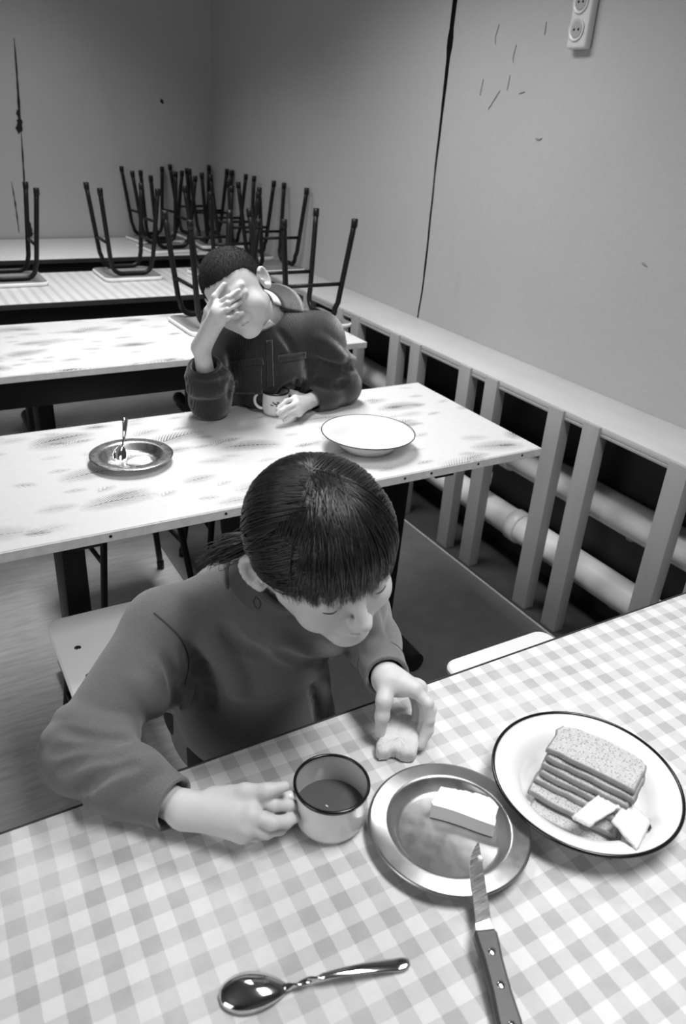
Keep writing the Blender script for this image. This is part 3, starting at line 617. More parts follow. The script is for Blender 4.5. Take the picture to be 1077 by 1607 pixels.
# ---------------------------------------------------------------- figures: smooth bodies grown from blended limbs
class Body:
    def __init__(s): s.ops = []
    def cap(s, a, b, ra, rb, k=.012, op='u'):
        a, b = np.array(a, float), np.array(b, float); ba = b-a; q = ba@ba+1e-12
        def f(P):
            pa = P-a; h = np.clip(pa@ba/q, 0, 1); return np.linalg.norm(pa-h[:, None]*ba, axis=1)-(ra+(rb-ra)*h)
        s.ops.append((op, f, k, np.minimum(a-ra, b-rb), np.maximum(a+ra, b+rb))); return s
    def chain(s, pts, rad, k=.008, op='u'):
        for i in range(len(pts)-1): s.cap(pts[i], pts[i+1], rad[i], rad[i+1], k, op)
        return s
    def ell(s, c, M, r, k=.012, op='u'):
        c = np.array(c, float); r = np.array(r, float); M = np.array(M, float)   # rows of M: the three axes
        def f(P):
            q = (P-c)@M.T; k0 = np.linalg.norm(q/r, axis=1); k1 = np.linalg.norm(q/r**2, axis=1)+1e-9; return k0*(k0-1)/k1
        s.ops.append((op, f, k, c-r.max(), c+r.max())); return s
    def cut(s, f, k=.002): s.ops.append(('i', f, k, None, None)); return s
    def ev(s, P, ops=None):
        d = np.full(len(P), 9.)
        for op, f, k, *_ in (ops if ops is not None else s.ops):
            e = f(P)
            if op == 'u': h = np.maximum(k-np.abs(d-e), 0)/k; d = np.minimum(d, e)-h*h*k/4
            else:
                e = -e if op == 's' else e; h = np.maximum(k-np.abs(d-e), 0)/k; d = np.maximum(d, e)+h*h*k/4
        return d
    def grow(s, h, B=14):
        lo = np.min([o[3] for o in s.ops if o[0] == 'u'], 0)-3*h; hi = np.max([o[4] for o in s.ops if o[0] == 'u'], 0)+3*h
        nb = np.ceil((hi-lo)/(B*h)).astype(int); I = np.stack(np.meshgrid(*[np.arange(n) for n in nb], indexing='ij'), -1).reshape(-1, 3)
        C = lo+(I+.5)*B*h; R = B*h*.87; dv = s.ev(C); keep = np.abs(dv) < R*1.25+.012
        I, C = I[keep], C[keep]; per = np.stack([o[1](C) for o in s.ops], 1)
        S = (nb*B+4).astype(np.int64); key = lambda q: (q[..., 0]*S[1]+q[..., 1])*S[2]+q[..., 2]
        g = np.stack(np.meshgrid(*[np.arange(B+1)]*3, indexing='ij'), -1); gl = g.reshape(-1, 3)
        vk, vp, quads = [], [], []
        off = np.array([[a, b, c] for a in (0, 1) for b in (0, 1) for c in (0, 1)])
        edges = [(a, b) for a in range(8) for b in range(a+1, 8) if np.abs(off[a]-off[b]).sum() == 1]
        for n in range(len(I)):
            um = min(per[n, j] for j, o in enumerate(s.ops) if o[0] == 'u')
            ops = [o for j, o in enumerate(s.ops) if (o[0] == 'i') or (o[0] == 'u' and per[n, j] < um+2*R+o[2]+.01) or (o[0] == 's' and per[n, j] < R+o[2]+.01)]
            D = s.ev(lo+(I[n]*B+gl)*h, ops).reshape(B+1, B+1, B+1); sg = D < 0
            if sg.all() or not sg.any(): continue
            cs = np.stack([sg[a:B+a, b:B+b, c:B+c] for a, b, c in off], -1); act = cs.any(-1) & ~cs.all(-1)
            cell = np.argwhere(act)
            if len(cell):
                dc = np.stack([D[cell[:, 0]+a, cell[:, 1]+b, cell[:, 2]+c] for a, b, c in off], 1); acc = np.zeros((len(cell), 3)); cnt = np.zeros(len(cell))
                for a, b in edges:
                    m = (dc[:, a] < 0) != (dc[:, b] < 0); t = dc[:, a]/(dc[:, a]-dc[:, b]+1e-15)
                    acc[m] += off[a]+(off[b]-off[a])*t[m][:, None]; cnt += m
                vk.append(key(I[n]*B+cell)); vp.append(lo+(I[n]*B+cell+acc/cnt[:, None])*h)
            for ax in range(3):
                sl0 = [slice(0, B)]*3; sl1 = list(sl0); sl1[ax] = slice(1, B+1)
                x = sg[tuple(sl0)] != sg[tuple(sl1)]; e = np.argwhere(x)
                if not len(e): continue
                ins = sg[e[:, 0], e[:, 1], e[:, 2]]; gq = I[n]*B+e; u, v = [(1, 2), (2, 0), (0, 1)][ax]
                du = np.zeros(3, int); du[u] = 1; dw = np.zeros(3, int); dw[v] = 1
                q = np.stack([key(gq-du-dw), key(gq-dw), key(gq), key(gq-du)], 1); q[~ins] = q[~ins][:, ::-1]; quads.append(q)
        vk = np.concatenate(vk); vp = np.concatenate(vp); Q = np.concatenate(quads); o = np.argsort(vk); vk, vp = vk[o], vp[o]
        ix = np.clip(np.searchsorted(vk, Q), 0, len(vk)-1); ok = (vk[ix] == Q).all(1); return vp, ix[ok]
def bulk(name, vf, mat, parent):
    v, f = vf; me = bpy.data.meshes.new(name); base = np.array(parent['_w'])
    me.vertices.add(len(v)); me.vertices.foreach_set('co', (v-base).astype(np.float32).ravel())
    me.loops.add(f.size); me.loops.foreach_set('vertex_index', f.astype(np.int32).ravel())
    me.polygons.add(len(f)); me.polygons.foreach_set('loop_start', np.arange(0, f.size, f.shape[1], dtype=np.int32)); me.polygons.foreach_set('loop_total', np.full(len(f), f.shape[1], np.int32))
    me.update(calc_edges=True); me.validate(); me.polygons.foreach_set('use_smooth', [True]*len(me.polygons)); me.materials.append(MATS[mat])
    o = bpy.data.objects.new(name, me); COL.objects.link(o); o.parent = parent; o['_w'] = [float(a) for a in base]; return o
def camdir(x, y, z): v = CR*x+CU*y-CF*z; return v/np.linalg.norm(v)
class Head:
    def __init__(s, c, N, U, k=1.):
        N = N/np.linalg.norm(N); U = U-N*(U@N); U /= np.linalg.norm(U); s.M = np.array([np.cross(N, U), N, U]); s.c = np.array(c); s.k = k   # x to the right hand side of the face, y forward, z up
    def w(s, *p): return s.c+(np.array(p, float)*s.k)@s.M
    def loc(s, P): return (P-s.c)@s.M.T/s.k
def add_head(b, H, ear=(.42, 1.), skull=(.034, .074)):
    k = H.k; M = H.M
    def E(p, r, kk=.012, op='u', A=None): b.ell(H.w(*p), M if A is None else A, np.array(r)*k, kk*k, op)
    def C(p, q, ra, rb, kk=.008, op='u'): b.cap(H.w(*p), H.w(*q), ra*k, rb*k, kk*k, op)
    E((0, -.016, skull[0]), (.073, .090, skull[1])); E((0, .022, -.022), (.059, .062, .078), .03)
    C((-.048, .005, -.052), (-.012, .066, -.088), .018, .013, .03); C((.048, .005, -.052), (.012, .066, -.088), .018, .013, .03)
    E((0, .070, -.086), (.017, .014, .014), .02)
    for sx in (-1, 1):
        E((sx*.036, .056, -.038), (.024, .022, .024), .025)
        E((sx*.031, .094, .002), (.017, .016, .011), .010, 's')
        E((sx*.031, .069, .001), (.0155, .0145, .0125), .004)                     # lid over the eye
        C((sx*.044, .0775, -.0045), (sx*.031, .0835, -.0075), .0012, .0012, .002, 's'); C((sx*.031, .0835, -.0075), (sx*.019, .079, -.006), .0012, .0012, .002, 's')
        C((sx*.043, .078, .0105), (sx*.022, .081, .0095), .0010, .0010, .003, 's')
        C((sx*.016, .0785, .018), (sx*.042, .069, .020), .0060, .005, .014)          # brow
        E((sx*.0095, .0925, -.0345), (.0065, .0075, .0055), .005)                 # nostril wing
        E((sx*.0055, .0985, -.0402), (.0028, .0036, .002), .002, 's')
        # ear
        ex = M[0]*math.cos(ear[0])+M[1]*(sx*math.sin(ear[0])); es = ear[1]; ex /= np.linalg.norm(ex); ez = M[2]*.97-M[1]*.22; ez -= ex*(ez@ex); ez /= np.linalg.norm(ez); ey = np.cross(ez, ex); A = np.array([ex, ey, ez])
        o = np.array((sx*(.0775+.010*(ear[0]-.42)*2), -.012, -.008))
        E(o, np.array((.0075, .0175, .0275))*es, .006, A=A); b.ell(H.w(*o)+(ex*sx*.0070+ey*.002)*k, A, np.array((.0074, .0122, .0202))*k*es, .0025*k, 's')
        P = [H.w(*o)+(ex*sx*.0040+ey*(-.0155)*math.cos(t)+ez*.0250*math.sin(t))*k*es for t in np.linspace(-1.5, 2.3, 11)]
        b.chain(P, [.0036*k]*11, .003*k)
        E(o+np.array((sx*.0015, .008, -.021)), (.006, .006, .0075), .006); E(o+np.array((-sx*.001, .0135, -.003)), (.004, .004, .005), .004)
    C((0, .078, .012), (0, .1015, -.026), .0065, .0085, .012); E((0, .1015, -.0305), (.0088, .0085, .0078), .006)
    E((0, .0805, -.0555), (.020, .0085, .0105), .014)
    C((-.0165, .0795, -.0590), (0, .0885, -.0565), .0030, .0046, .005); C((.0165, .0795, -.0590), (0, .0885, -.0565), .0030, .0046, .005)
    C((-.0145, .0785, -.0655), (0, .0865, -.0665), .0034, .0054, .005); C((.0145, .0785, -.0655), (0, .0865, -.0665), .0034, .0054, .005)
    C((-.0195, .0785, -.0615), (0, .0925, -.0615), .0014, .0017, .0025, 's'); C((.0195, .0785, -.0615), (0, .0925, -.0615), .0014, .0017, .0025, 's')
def fingers(b, wrist, rw, knuckles, tips, radii, kk=.0035, palm=.0115):
    for K in knuckles: b.cap(wrist, K, rw*.82, palm, .010)
    for i in range(len(knuckles)-1): b.cap(knuckles[i], knuckles[i+1], palm*.90, palm*.90, .005)
    for K, T, r in zip(knuckles, tips, radii):
        pts = [K]+list(T); n = len(pts); b.chain(pts, [r*1.08]+[r*(1-.20*(i/(n-1))) for i in range(1, n)], kk)
def trace_all(B, px, t0=.75, t1=3., it=42):
    D = np.array([ray(x, y) for x, y in px]); nd = np.linalg.norm(D, axis=1); t = np.full(len(D), t0); e = None
    for _ in range(it): e = B.ev(CAM+D*t[:, None]); t = np.minimum(t+e*.85/nd, t1)
    return D, t, np.abs(e) < .01
def trace(B, px, py, t0=.75, t1=3.): D, t, ok = trace_all(B, [(px, py)], t0, t1); return t[0] if ok[0] else None
def fold(B, pts, r, h, k=.014, op='u'):       # a soft roll (or crease) lying on the cloth along a line of sight points
    D, t, ok = trace_all(B, spline(pts, 3)); U = D/np.linalg.norm(D, axis=1)[:, None]
    P = list((CAM+D*t[:, None]+U*((r-h) if op == 'u' else -(r-h)))[ok])
    n = len(P)
    if n < 3: return
    w = np.sin(np.linspace(.25, math.pi-.25, n))
    for i in range(n): d = P[i]-CAM; P[i] = P[i]+d/np.linalg.norm(d)*(1-w[i])*h*(1 if op == 'u' else -1)
    B.chain(P, [r]*n, k, op)
def strand_mesh(paths, radii, seg=3):
    V, F, n0 = [], [], 0
    for P, r in zip(paths, radii):
        P = np.asarray(P); n = len(P); T = np.gradient(P, axis=0); T /= np.linalg.norm(T, axis=1)[:, None]+1e-12
        u = np.cross(T, np.array([.3, .5, .81])); u /= np.linalg.norm(u, axis=1)[:, None]+1e-9; w = np.cross(T, u)
        R = r*np.clip(np.minimum(1, 1.15-np.linspace(0, 1, n)**3), .15, 1)
        for k in range(seg):
            a = 2*math.pi*k/seg; V.append(P+(math.cos(a)*u+math.sin(a)*w)*R[:, None])
        for k in range(seg):
            j = (k+1) % seg; i = np.arange(n-1); F.append(np.stack([n0+k*n+i, n0+j*n+i, n0+j*n+i+1, n0+k*n+i+1], 1))
        n0 += n*seg
    return np.concatenate(V), np.concatenate(F)

# figure materials
k = NT('skin'); k.set(.52, 0, .4); n = k.noise(55, 5); k.grey(k.math('MULTIPLY', .60, k.math('MULTIPLY_ADD', n, .16, .92))); k.bump(k.noise(420, 4), .12, .0006)
k.b.inputs['Subsurface Weight'].default_value = .06; k.b.inputs['Subsurface Radius'].default_value = (.004, .004, .004)
k = NT('hair'); k.set(.27, 0, .8); k.grey(k.math('MULTIPLY_ADD', k.noise(180, 3), .022, .004))
k = NT('hair_tuft'); k.set(.40, 0, .6); k.grey(k.math('MULTIPLY_ADD', k.noise(120, 3), .05, .02))
k = NT('scalp'); k.set(.6, 0, .3); k.grey(.018)
k = NT('buzz_hair'); k.set(.7, 0, .25); k.grey(k.math('MULTIPLY_ADD', k.noise(420, 3, .7), .035, .006)); k.bump(k.noise(600, 3, .7), .9, .002)
k = NT('lash'); k.set(.5); k.grey(.01)
k = NT('lips'); k.set(.45); k.grey(.32)
k = NT('fleece'); k.set(.9, 0, .15); n = k.noise(520, 4, .75); k.grey(k.math('MULTIPLY', .15, k.math('MULTIPLY_ADD', n, .7, .65))); k.bump(k.math('ADD', n, k.math('MULTIPLY', k.noise(60, 4), 1.2)), .6, .0016)
k.b.inputs['Sheen Weight'].default_value = .35; k.b.inputs['Sheen Roughness'].default_value = .5
k = NT('rib_knit'); k.set(.9, 0, .15); n = k.noise(520, 4, .75); k.grey(k.math('MULTIPLY', .075, k.math('MULTIPLY_ADD', n, .7, .65))); k.bump(n, .6, .0016); k.b.inputs['Sheen Weight'].default_value = .25
k = NT('corduroy'); k.set(.85, 0, .2); x, y, z = k.xyz(); n = k.noise(300, 4, .7)
wl_ = k.math('SINE', k.math('ADD', k.math('MULTIPLY', x, 1500.), k.math('MULTIPLY', k.noise(20, 3), 8.)))
k.grey(k.math('MULTIPLY', .040, k.math('MULTIPLY', k.math('MULTIPLY_ADD', n, .9, .55), k.math('MULTIPLY_ADD', wl_, .25, .8)))); k.bump(k.math('ADD', wl_, n), .6, .0015); k.b.inputs['Sheen Weight'].default_value = .5; k.b.inputs['Sheen Roughness'].default_value = .4
k = NT('shirt'); k.set(.8, 0, .2); k.grey(.62)
plain('trousers', .016, .85, var=.4, scale=120)
plain('shoe', .012, .3)
plain('seam', .05, .8)

# ================================================================ the girl
def girl():
    R = root('person', (.40, 1.10, 0), 'child in a grey sweater leaning over the gingham table, bread and mug in hand', 'person')
    H = Head(at_t(509, 860, .93), camdir(.463, -.682, .564), camdir(.002, .641, .767), 1.0)
    nb = np.array((.388, .845, .895))
    SR, SL = at_t(258, 985, 1.085), np.array((.505, .800, .845))
    ER, WR = at_t(124, 1184, .985), on_z(292, 1272, .750)
    EL, WL = np.array((.585, .885, .765)), on_z(609, 1066, .800)
    pel, wst, chs = np.array((.420, 1.05, .520)), np.array((.402, .905, .640)), np.array((.390, .870, .780))
    KR, KL = np.array((.30, .76, .50)), np.array((.49, .76, .50)); FR, FL = np.array((.30, .74, .07)), np.array((.50, .78, .07))
    # right hand on the mug handle
    kn = [on_z(396, 1254, .776), on_z(394, 1280, .772), on_z(388, 1299, .760), on_z(380, 1308, .746)]
    tp = [[on_z(430, 1263, .774), on_z(452, 1263, .767), on_z(464, 1264, .757)], [on_z(428, 1291, .766), on_z(450, 1289, .758), on_z(464, 1282, .750)],
          [on_z(418, 1306, .751), on_z(440, 1301, .741), on_z(452, 1292, .735)], [on_z(402, 1312, .738), on_z(420, 1309, .732), on_z(432, 1302, .730)]]
    th = [on_z(335, 1250, .766), on_z(385, 1243, .783), on_z(418, 1241, .791), on_z(447, 1234, .794)]
    # left hand over the bread
    kl = [on_z(650, 1082, .802), on_z(657, 1080, .790), on_z(654, 1078, .777), on_z(645, 1080, .766)]
    tl = [[on_z(672, 1104, .790), on_z(674, 1130, .766), on_z(665, 1156, .741)], [on_z(676, 1114, .774), on_z(672, 1146, .750), on_z(660, 1170, .733)],
          [on_z(667, 1112, .762), on_z(664, 1142, .742), on_z(654, 1160, .730)], [on_z(654, 1108, .754), on_z(652, 1130, .739), on_z(645, 1142, .730)]]
    tlh = [on_z(607, 1072, .802), on_z(603, 1100, .790), on_z(600, 1124, .769), on_z(597, 1150, .742)]
    b = Body(); add_head(b, H, (.75, 1.12), (.022, .072))
    b.cap(H.w(0, -.025, -.03), nb, .040, .043, .03)
    b.chain([nb, chs, wst, pel], [.05, .075, .075, .08], .04)
    b.chain([SR, ER], [.032, .026], .02); b.cap(ER, WR, .026, .0195, .01); b.chain([SL, EL], [.030, .025], .02); b.cap(EL, WL, .025, .0195, .01)
    b.cap(nb, SR, .035, .032, .03); b.cap(nb, SL, .035, .030, .03)
    for K, F_ in ((KR, FR), (KL, FL)): b.cap(pel, K, .055, .042, .03); b.cap(K, F_, .036, .026, .01)
    fingers(b, WR, .0195, kn, tp, [.0084, .0086, .0080, .0070]); b.chain(th, [.012, .0098, .0084, .0062], .006)
    b.cap(on_z(290, 1270, .753), on_z(372, 1276, .764), .0195, .0150, .012)
    fingers(b, WL, .0195, kl, tl, [.0083, .0085, .0080, .0068]); b.chain(tlh, [.0140, .0108, .0094, .0072], .006)
    b.cap(WL, on_z(628, 1074, .798), .0185, .0150, .012)
    b.cut(lambda P: np.where((P[:, 1] < .728) & (P[:, 2] > .62), .7208-P[:, 2], -1.), .002)
    body = bulk('body', b.grow(.0015), 'skin', R)
    # ---- sweater
    s = Body(); s.chain([pel+(0, -.02, -.04), wst, chs], [.122, .112, .110], .06)
    s.cap(chs+(0, 0, .04), nb+(0, 0, -.035), .098, .062, .05)
    s.cap(nb+(-.02, .005, -.03), SR, .060, .054, .045); s.cap(nb+(.01, 0, -.03), SL, .058, .052, .045)
    s.cap(chs+(0, .045, .01), wst+(0, .05, .0), .08, .085, .05)
    s.cap(SR, ER, .054, .047, .02); s.chain([ER, ER+(WR-ER)*.5, WR-(WR-ER)*.12], [.047, .042, .033], .02)
    s.cap(SL, EL, .052, .046, .03); dl = (WL-EL)/np.linalg.norm(WL-EL); s.chain([EL, EL+(WL-EL)*.5, WL-dl*.012], [.046, .040, .032], .02)
    # folds: raised rolls and creases at the elbow, armpit and forearm
    im = lambda x, y, t: at_t(x, y, t)
    for pts, r, h, op in ([(105, 1128), (150, 1148), (200, 1150)], .016, .0045, 'u'), ([(84, 1160), (125, 1163), (190, 1166)], .014, .005, 'u'), ([(86, 1196), (122, 1182), (178, 1178)], .014, .005, 'u'), ([(105, 1226), (150, 1200), (200, 1190)], .014, .004, 'u'), ([(150, 1255), (195, 1218), (235, 1205)], .014, .003, 'u'), \
            ([(95, 1144), (140, 1156), (198, 1158)], .006, .0045, 's'), ([(80, 1180), (125, 1172), (188, 1171)], .006, .005, 's'), ([(95, 1212), (138, 1190), (188, 1184)], .006, .004, 's'), ([(128, 1242), (175, 1210), (215, 1198)], .006, .003, 's'), \
            ([(238, 1050), (262, 1085), (262, 1110)], .018, .006, 'u'), ([(270, 1020), (285, 1060), (280, 1100)], .014, .004, 'u'), ([(262, 1030), (275, 1075), (272, 1120)], .007, .005, 's'), ([(215, 1070), (240, 1100), (245, 1125)], .014, .003, 'u'), \
            ([(300, 1020), (322, 1065), (330, 1110)], .012, .0035, 's'), ([(335, 1000), (362, 1040), (375, 1075)], .016, .003, 'u'), ([(350, 985), (385, 1020), (420, 1030)], .010, .003, 's'), ([(430, 1000), (470, 1022), (520, 1015)], .016, .006, 'u'), ([(440, 1030), (480, 1045), (515, 1040)], .010, .004, 's'), \
            ([(500, 1075), (508, 1105), (512, 1128)], .012, .004, 'u'), ([(490, 1080), (497, 1110), (500, 1132)], .005, .003, 's'), ([(575, 960), (585, 990), (592, 1020)], .010, .003, 'u'):
        fold(s, pts, r, h, .014 if op == 'u' else .008, op)
    # open cuffs and neck
    du = (WR-ER)/np.linalg.norm(WR-ER); ce = ER+du*(np.linalg.norm(WR-ER)-.018)
    s.cut(lambda P: np.where(np.linalg.norm(P-WR, axis=1) < .09, (P-ce)@du, -1.), .004); cl_ = WL-dl*.006
    s.cut(lambda P: np.where(np.linalg.norm(P-WL, axis=1) < .08, (P-cl_)@dl, -1.), .004)
    s.cap(ce-du*.03, ce+du*.02, .0265, .0275, .003, 's'); s.cap(cl_-dl*.03, cl_+dl*.02, .0255, .0265, .003, 's')
    s.cut(lambda P: np.where((P[:, 1] < .728) & (P[:, 2] > .62), .7208-P[:, 2], -1.), .004)
    sw = bulk('sweater', s.grow(.0028), 'fleece', R); sw['label'] = 'grey fleece sweater'
    def ring(c, d, r, tr, name, mat, par=None, sq=1., n=40):
        d = d/np.linalg.norm(d); u = np.cross(d, (.2, .3, .9)); u /= np.linalg.norm(u); w = np.cross(d, u); a = np.linspace(0, 2*math.pi, n+1)
        return mesh(name, *tube([c+(u*math.cos(t)*sq+w*math.sin(t))*r for t in a], tr, 8, caps=False, up=d), mat, par)
    for c, d, r in ((ce, du, .031), (cl_, dl, .030)):
        ring(c-d*.003, d, r, .0028, 'cuff_edge', 'fleece', sw); ring(c-d*.040, d, r+.0045, .0011, 'cuff_seam', 'seam', sw)
    # collar: a rolled stand of knit round the neck
    ax = H.w(0, -.03, -.045)-nb; ax /= np.linalg.norm(ax); c = Body(); c.cap(nb-ax*.02, nb+ax*.10, .064, .0575, .01)
    c.cut(lambda P: (P-(nb+ax*.080))@ax, .006); c.cap(nb+ax*.0, nb+ax*.14, .052, .0515, .004, 's')
    col = bulk('collar', c.grow(.0025), 'rib_knit', sw)
    D, t, ok = trace_all(c, [(402, 936), (409, 946), (405, 956), (398, 945), (402, 936)])
    if ok.all(): mesh('collar_emblem', *tube(spline(CAM+D*(t-.001)[:, None], 3), .0008, 6), 'seam', col)
    ring(nb+ax*.018, ax, .0635, .0022, 'collar_seam', 'seam', sw); ring(nb+ax*.078, ax, .0545, .0035, 'collar_edge', 'rib_knit', sw)
    # shoulder seam of the right sleeve, dropped on to the cloth
    def drop(P, f, d, n=30):
        P = np.array(P, float).copy()
        for _ in range(n): P += np.outer(f(P)*.8, d)
        return P
    P = spline([im(242, 962, .95), im(268, 985, .95), im(288, 1010, .95), im(296, 1040, .95), im(290, 1075, .97)], 8)
    rd = P-CAM; rd /= np.linalg.norm(rd, axis=1)[:, None]; P2 = P-rd*.15
    for _ in range(40): P2 = P2+rd*(s.ev(P2)*.8)[:, None]
    mesh('shoulder_seam', *tube(P2, .0013, 6), 'seam', sw)
    # ---- trousers and boots, mostly under the table
    t = Body(); t.cap(pel+(-.04, 0, -.01), pel+(.04, 0, -.01), .088, .088, .03)
    for K, F_ in ((KR, FR), (KL, FL)): t.cap(pel+((K-pel)*.1)*(1, 0, 0), K, .078, .056, .03); t.cap(K, F_+(0, 0, .06), .052, .040, .012)
    bulk('trousers', t.grow(.006), 'trousers', R)
    for F_ in (FR, FL):
        q = Body(); q.cap(F_+(0, .03, -.030), F_+(0, -.10, -.038), .036, .030, .02); q.cap(F_+(0, .02, -.02), F_+(0, .015, .07), .036, .040, .02); q.cut(lambda P: -(P[:, 2]-.0), .002); bulk('boot', q.grow(.005), 'shoe', R)
    # ---- hair
    L = H.loc; rad = np.array((.0890, .1000, .0790)); cen = np.array((0, -.014, .023))
    fx = lambda x, y: np.where(y > .035, .011, np.interp(y, [-.075, -.045, -.012, .010, .035], [-.060, -.045, .022, .020, .011]))
    hc = Body(); hc.ell(H.w(*cen), H.M, rad*.965*H.k, .01); hc.ell(H.w(0, -.055, -.01), H.M, np.array((.062, .052, .055))*H.k, .03)
    def hl(P): q = L(P); return (fx(q[:, 0], q[:, 1])-.014*np.clip(-q[:, 0]/.075, 0, 1)*(q[:, 1] > .0)-q[:, 2])*.6
    hc.cut(hl, .003)
    hair = bulk('hair', hc.grow(.0028), 'scalp', R); hair['label'] = 'dark straight hair with a full fringe'
    rg = np.random.default_rng(5)
    def on(d): d = np.asarray(d, float); d = d/np.linalg.norm(d, axis=-1, keepdims=True); return d
    def path(s_, m_, e_, lift, n=12):
        t = np.linspace(0, 1, n)[:, None]; d = on((1-t)**2*s_+2*t*(1-t)*m_+t**2*e_); return cen+d*rad*lift
    tieR, tieL = np.array((.046, -.088, -.058)), np.array((-.046, -.088, -.058))
    dn = lambda p: on((np.array(p)-cen)/rad)
    paths, rr = [], []
    part = lambda u: dn(np.array((-.006, -.034, .115))*(1-u)+np.array((-.024, .034, .108))*u)
    for i in range(1500):                                                # fringe
        xe = rg.uniform(-1, 1)*.075; u = np.clip(abs(rg.normal(0, .32)), 0, .8); ze = .0150+rg.normal()*.0042+.006*math.sin(xe*330+2)*math.sin(xe*140+.7)+.010*(abs(xe)/.068)**2*0-.004*abs(xe)/.075-.016*max(0., -xe/.075)
        ye = .100*math.sqrt(max(1-(xe/.088)**2, .05))-.014; e = dn((xe, ye, ze)); s_ = part(u)+np.array((rg.normal()*.10, rg.normal()*.05, 0))
        clump = .02*math.sin(xe*260)+.012*math.sin(xe*610+1); m_ = on((s_+e)/2)+np.array((xe*2.6+clump, .10, .20))
        P = path(s_, m_, e, rg.uniform(.980, 1.030)+.011*math.sin(xe*420)+.008*math.sin(xe*911+1)); P[-1] += (0, .002, -.004); P[-2:] += rg.normal(size=3)*.0012; P = P+(p_ := rg.normal(size=3)*.0006); paths.append(P); rr.append(rg.uniform(.0005, .0011))
    for sx, tie, N_ in ((1, tieR, 1700), (-1, tieL, 1100)):              # sides swept back to the ties
        for i in range(N_):
            u = rg.uniform(-.25, .85); s_ = part(u)+np.array((sx*abs(rg.normal())*.10, rg.normal()*.04, 0))
            if rg.random() < .55: s_ = dn((sx*rg.uniform(.040, .078), rg.uniform(.0, .050), rg.uniform(.022, .075)))
            e = dn(tie+rg.normal(size=3)*(.006, .008, .009)); m_ = on(s_+e*.6)+np.array((sx*.45, .08*(u-.2), .06+rg.normal()*.04))
            P = path(s_, m_, e, rg.uniform(.980, 1.028)+.010*math.sin(46*u)); paths.append(P); rr.append(rg.uniform(.0005, .0010))
    for i in range(420):                                                 # crown, falling straight back
        a = rg.uniform(-1, 1); s_ = part(rg.uniform(-.3, .05))+np.array((a*.10, 0, 0)); e = dn((a*.055, -.10, -.045)); m_ = on(s_+e)+np.array((a*.5, -.25, .15))
        paths.append(path(s_, m_, e, rg.uniform(.985, 1.03))); rr.append(rg.uniform(.0005, .0010))
    paths = [H.c+(p*H.k)@H.M for p in paths]
    V, F = strand_mesh(paths, rr); bulk('hair_strands', (V, F), 'hair', hair)['kind'] = 'stuff'
    # tail of hair at the nape, pointing out behind the ear
    paths, rr = [], []; a = H.w(*tieR); z1, z2 = at_t(352, 862, 1.00), at_t(318, 882, 1.015)
    for i in range(420):
        j = rg.normal(size=3)*.0042; e = z2+rg.normal(size=3)*.0060+(z2-z1)*rg.uniform(-.8, .15)
        paths.append(spline([a+j*.9, (a+z1)/2+j*1.4+(0, 0, .004), z1+j*1.8, e], 5)); rr.append(rg.uniform(.0004, .0009))
    V, F = strand_mesh(paths, rr); bulk('hair_tail', (V, F), 'hair_tuft', hair)
    ring(a+(z1-a)*.12, z1-a, .0125, .004, 'hair_tie', 'lash', hair)
    for sx in (-1, 1):
        P = spline([H.w(sx*.042, .0785, -.0050), H.w(sx*.037, .0815, -.0066), H.w(sx*.031, .0835, -.0074), H.w(sx*.025, .0825, -.0070)], 4)
        mesh('eyelashes', *tube(P, .0009*np.sin(np.linspace(.3, 2.9, len(P))), 6), 'lash', R)
girl()
# the bitten bread in her left hand
def bitten():
    rng = np.random.default_rng(2); px = [(596, 1160), (590, 1178), (598, 1187), (611, 1184), (621, 1183), (634, 1189), (650, 1188), (656, 1172), (662, 1150), (652, 1132), (632, 1126), (612, 1134)]
    P = spline([on_z(x, y, Z+.010) for x, y in px], 5, True)[:, :2]; P += rng.normal(size=P.shape)*.0007; n = len(P); c = P.mean(0); V = []; F = []
    for s_, z in ((.86, .0), (1., .003), (1., .015), (.93, .0195), (.6, .021), (.25, .0205)): V += [(*(c+(p-c)*s_), Z+.0005+z+rng.normal()*.0007) for p in P]
    V.append((c[0], c[1], Z+.020)); fm = []
    for k in range(5):
        for i in range(n): j = (i+1) % n; F.append((k*n+i, k*n+j, (k+1)*n+j, (k+1)*n+i)); fm.append(1 if k < 2 and i/n > .60 else 0)
    for i in range(n): j = (i+1) % n; F.append((5*n+i, 5*n+j, 6*n)); fm.append(0)
    F.append(tuple(range(n-1, -1, -1))); fm.append(0)
    tag(mesh('bitten_bread', V, F, None, None, True, loc=(c[0], c[1], Z), mats=['bread_white', 'crust'], fmat=fm), 'bitten piece of white bread under the fingers of the girl', 'bread')
bitten()

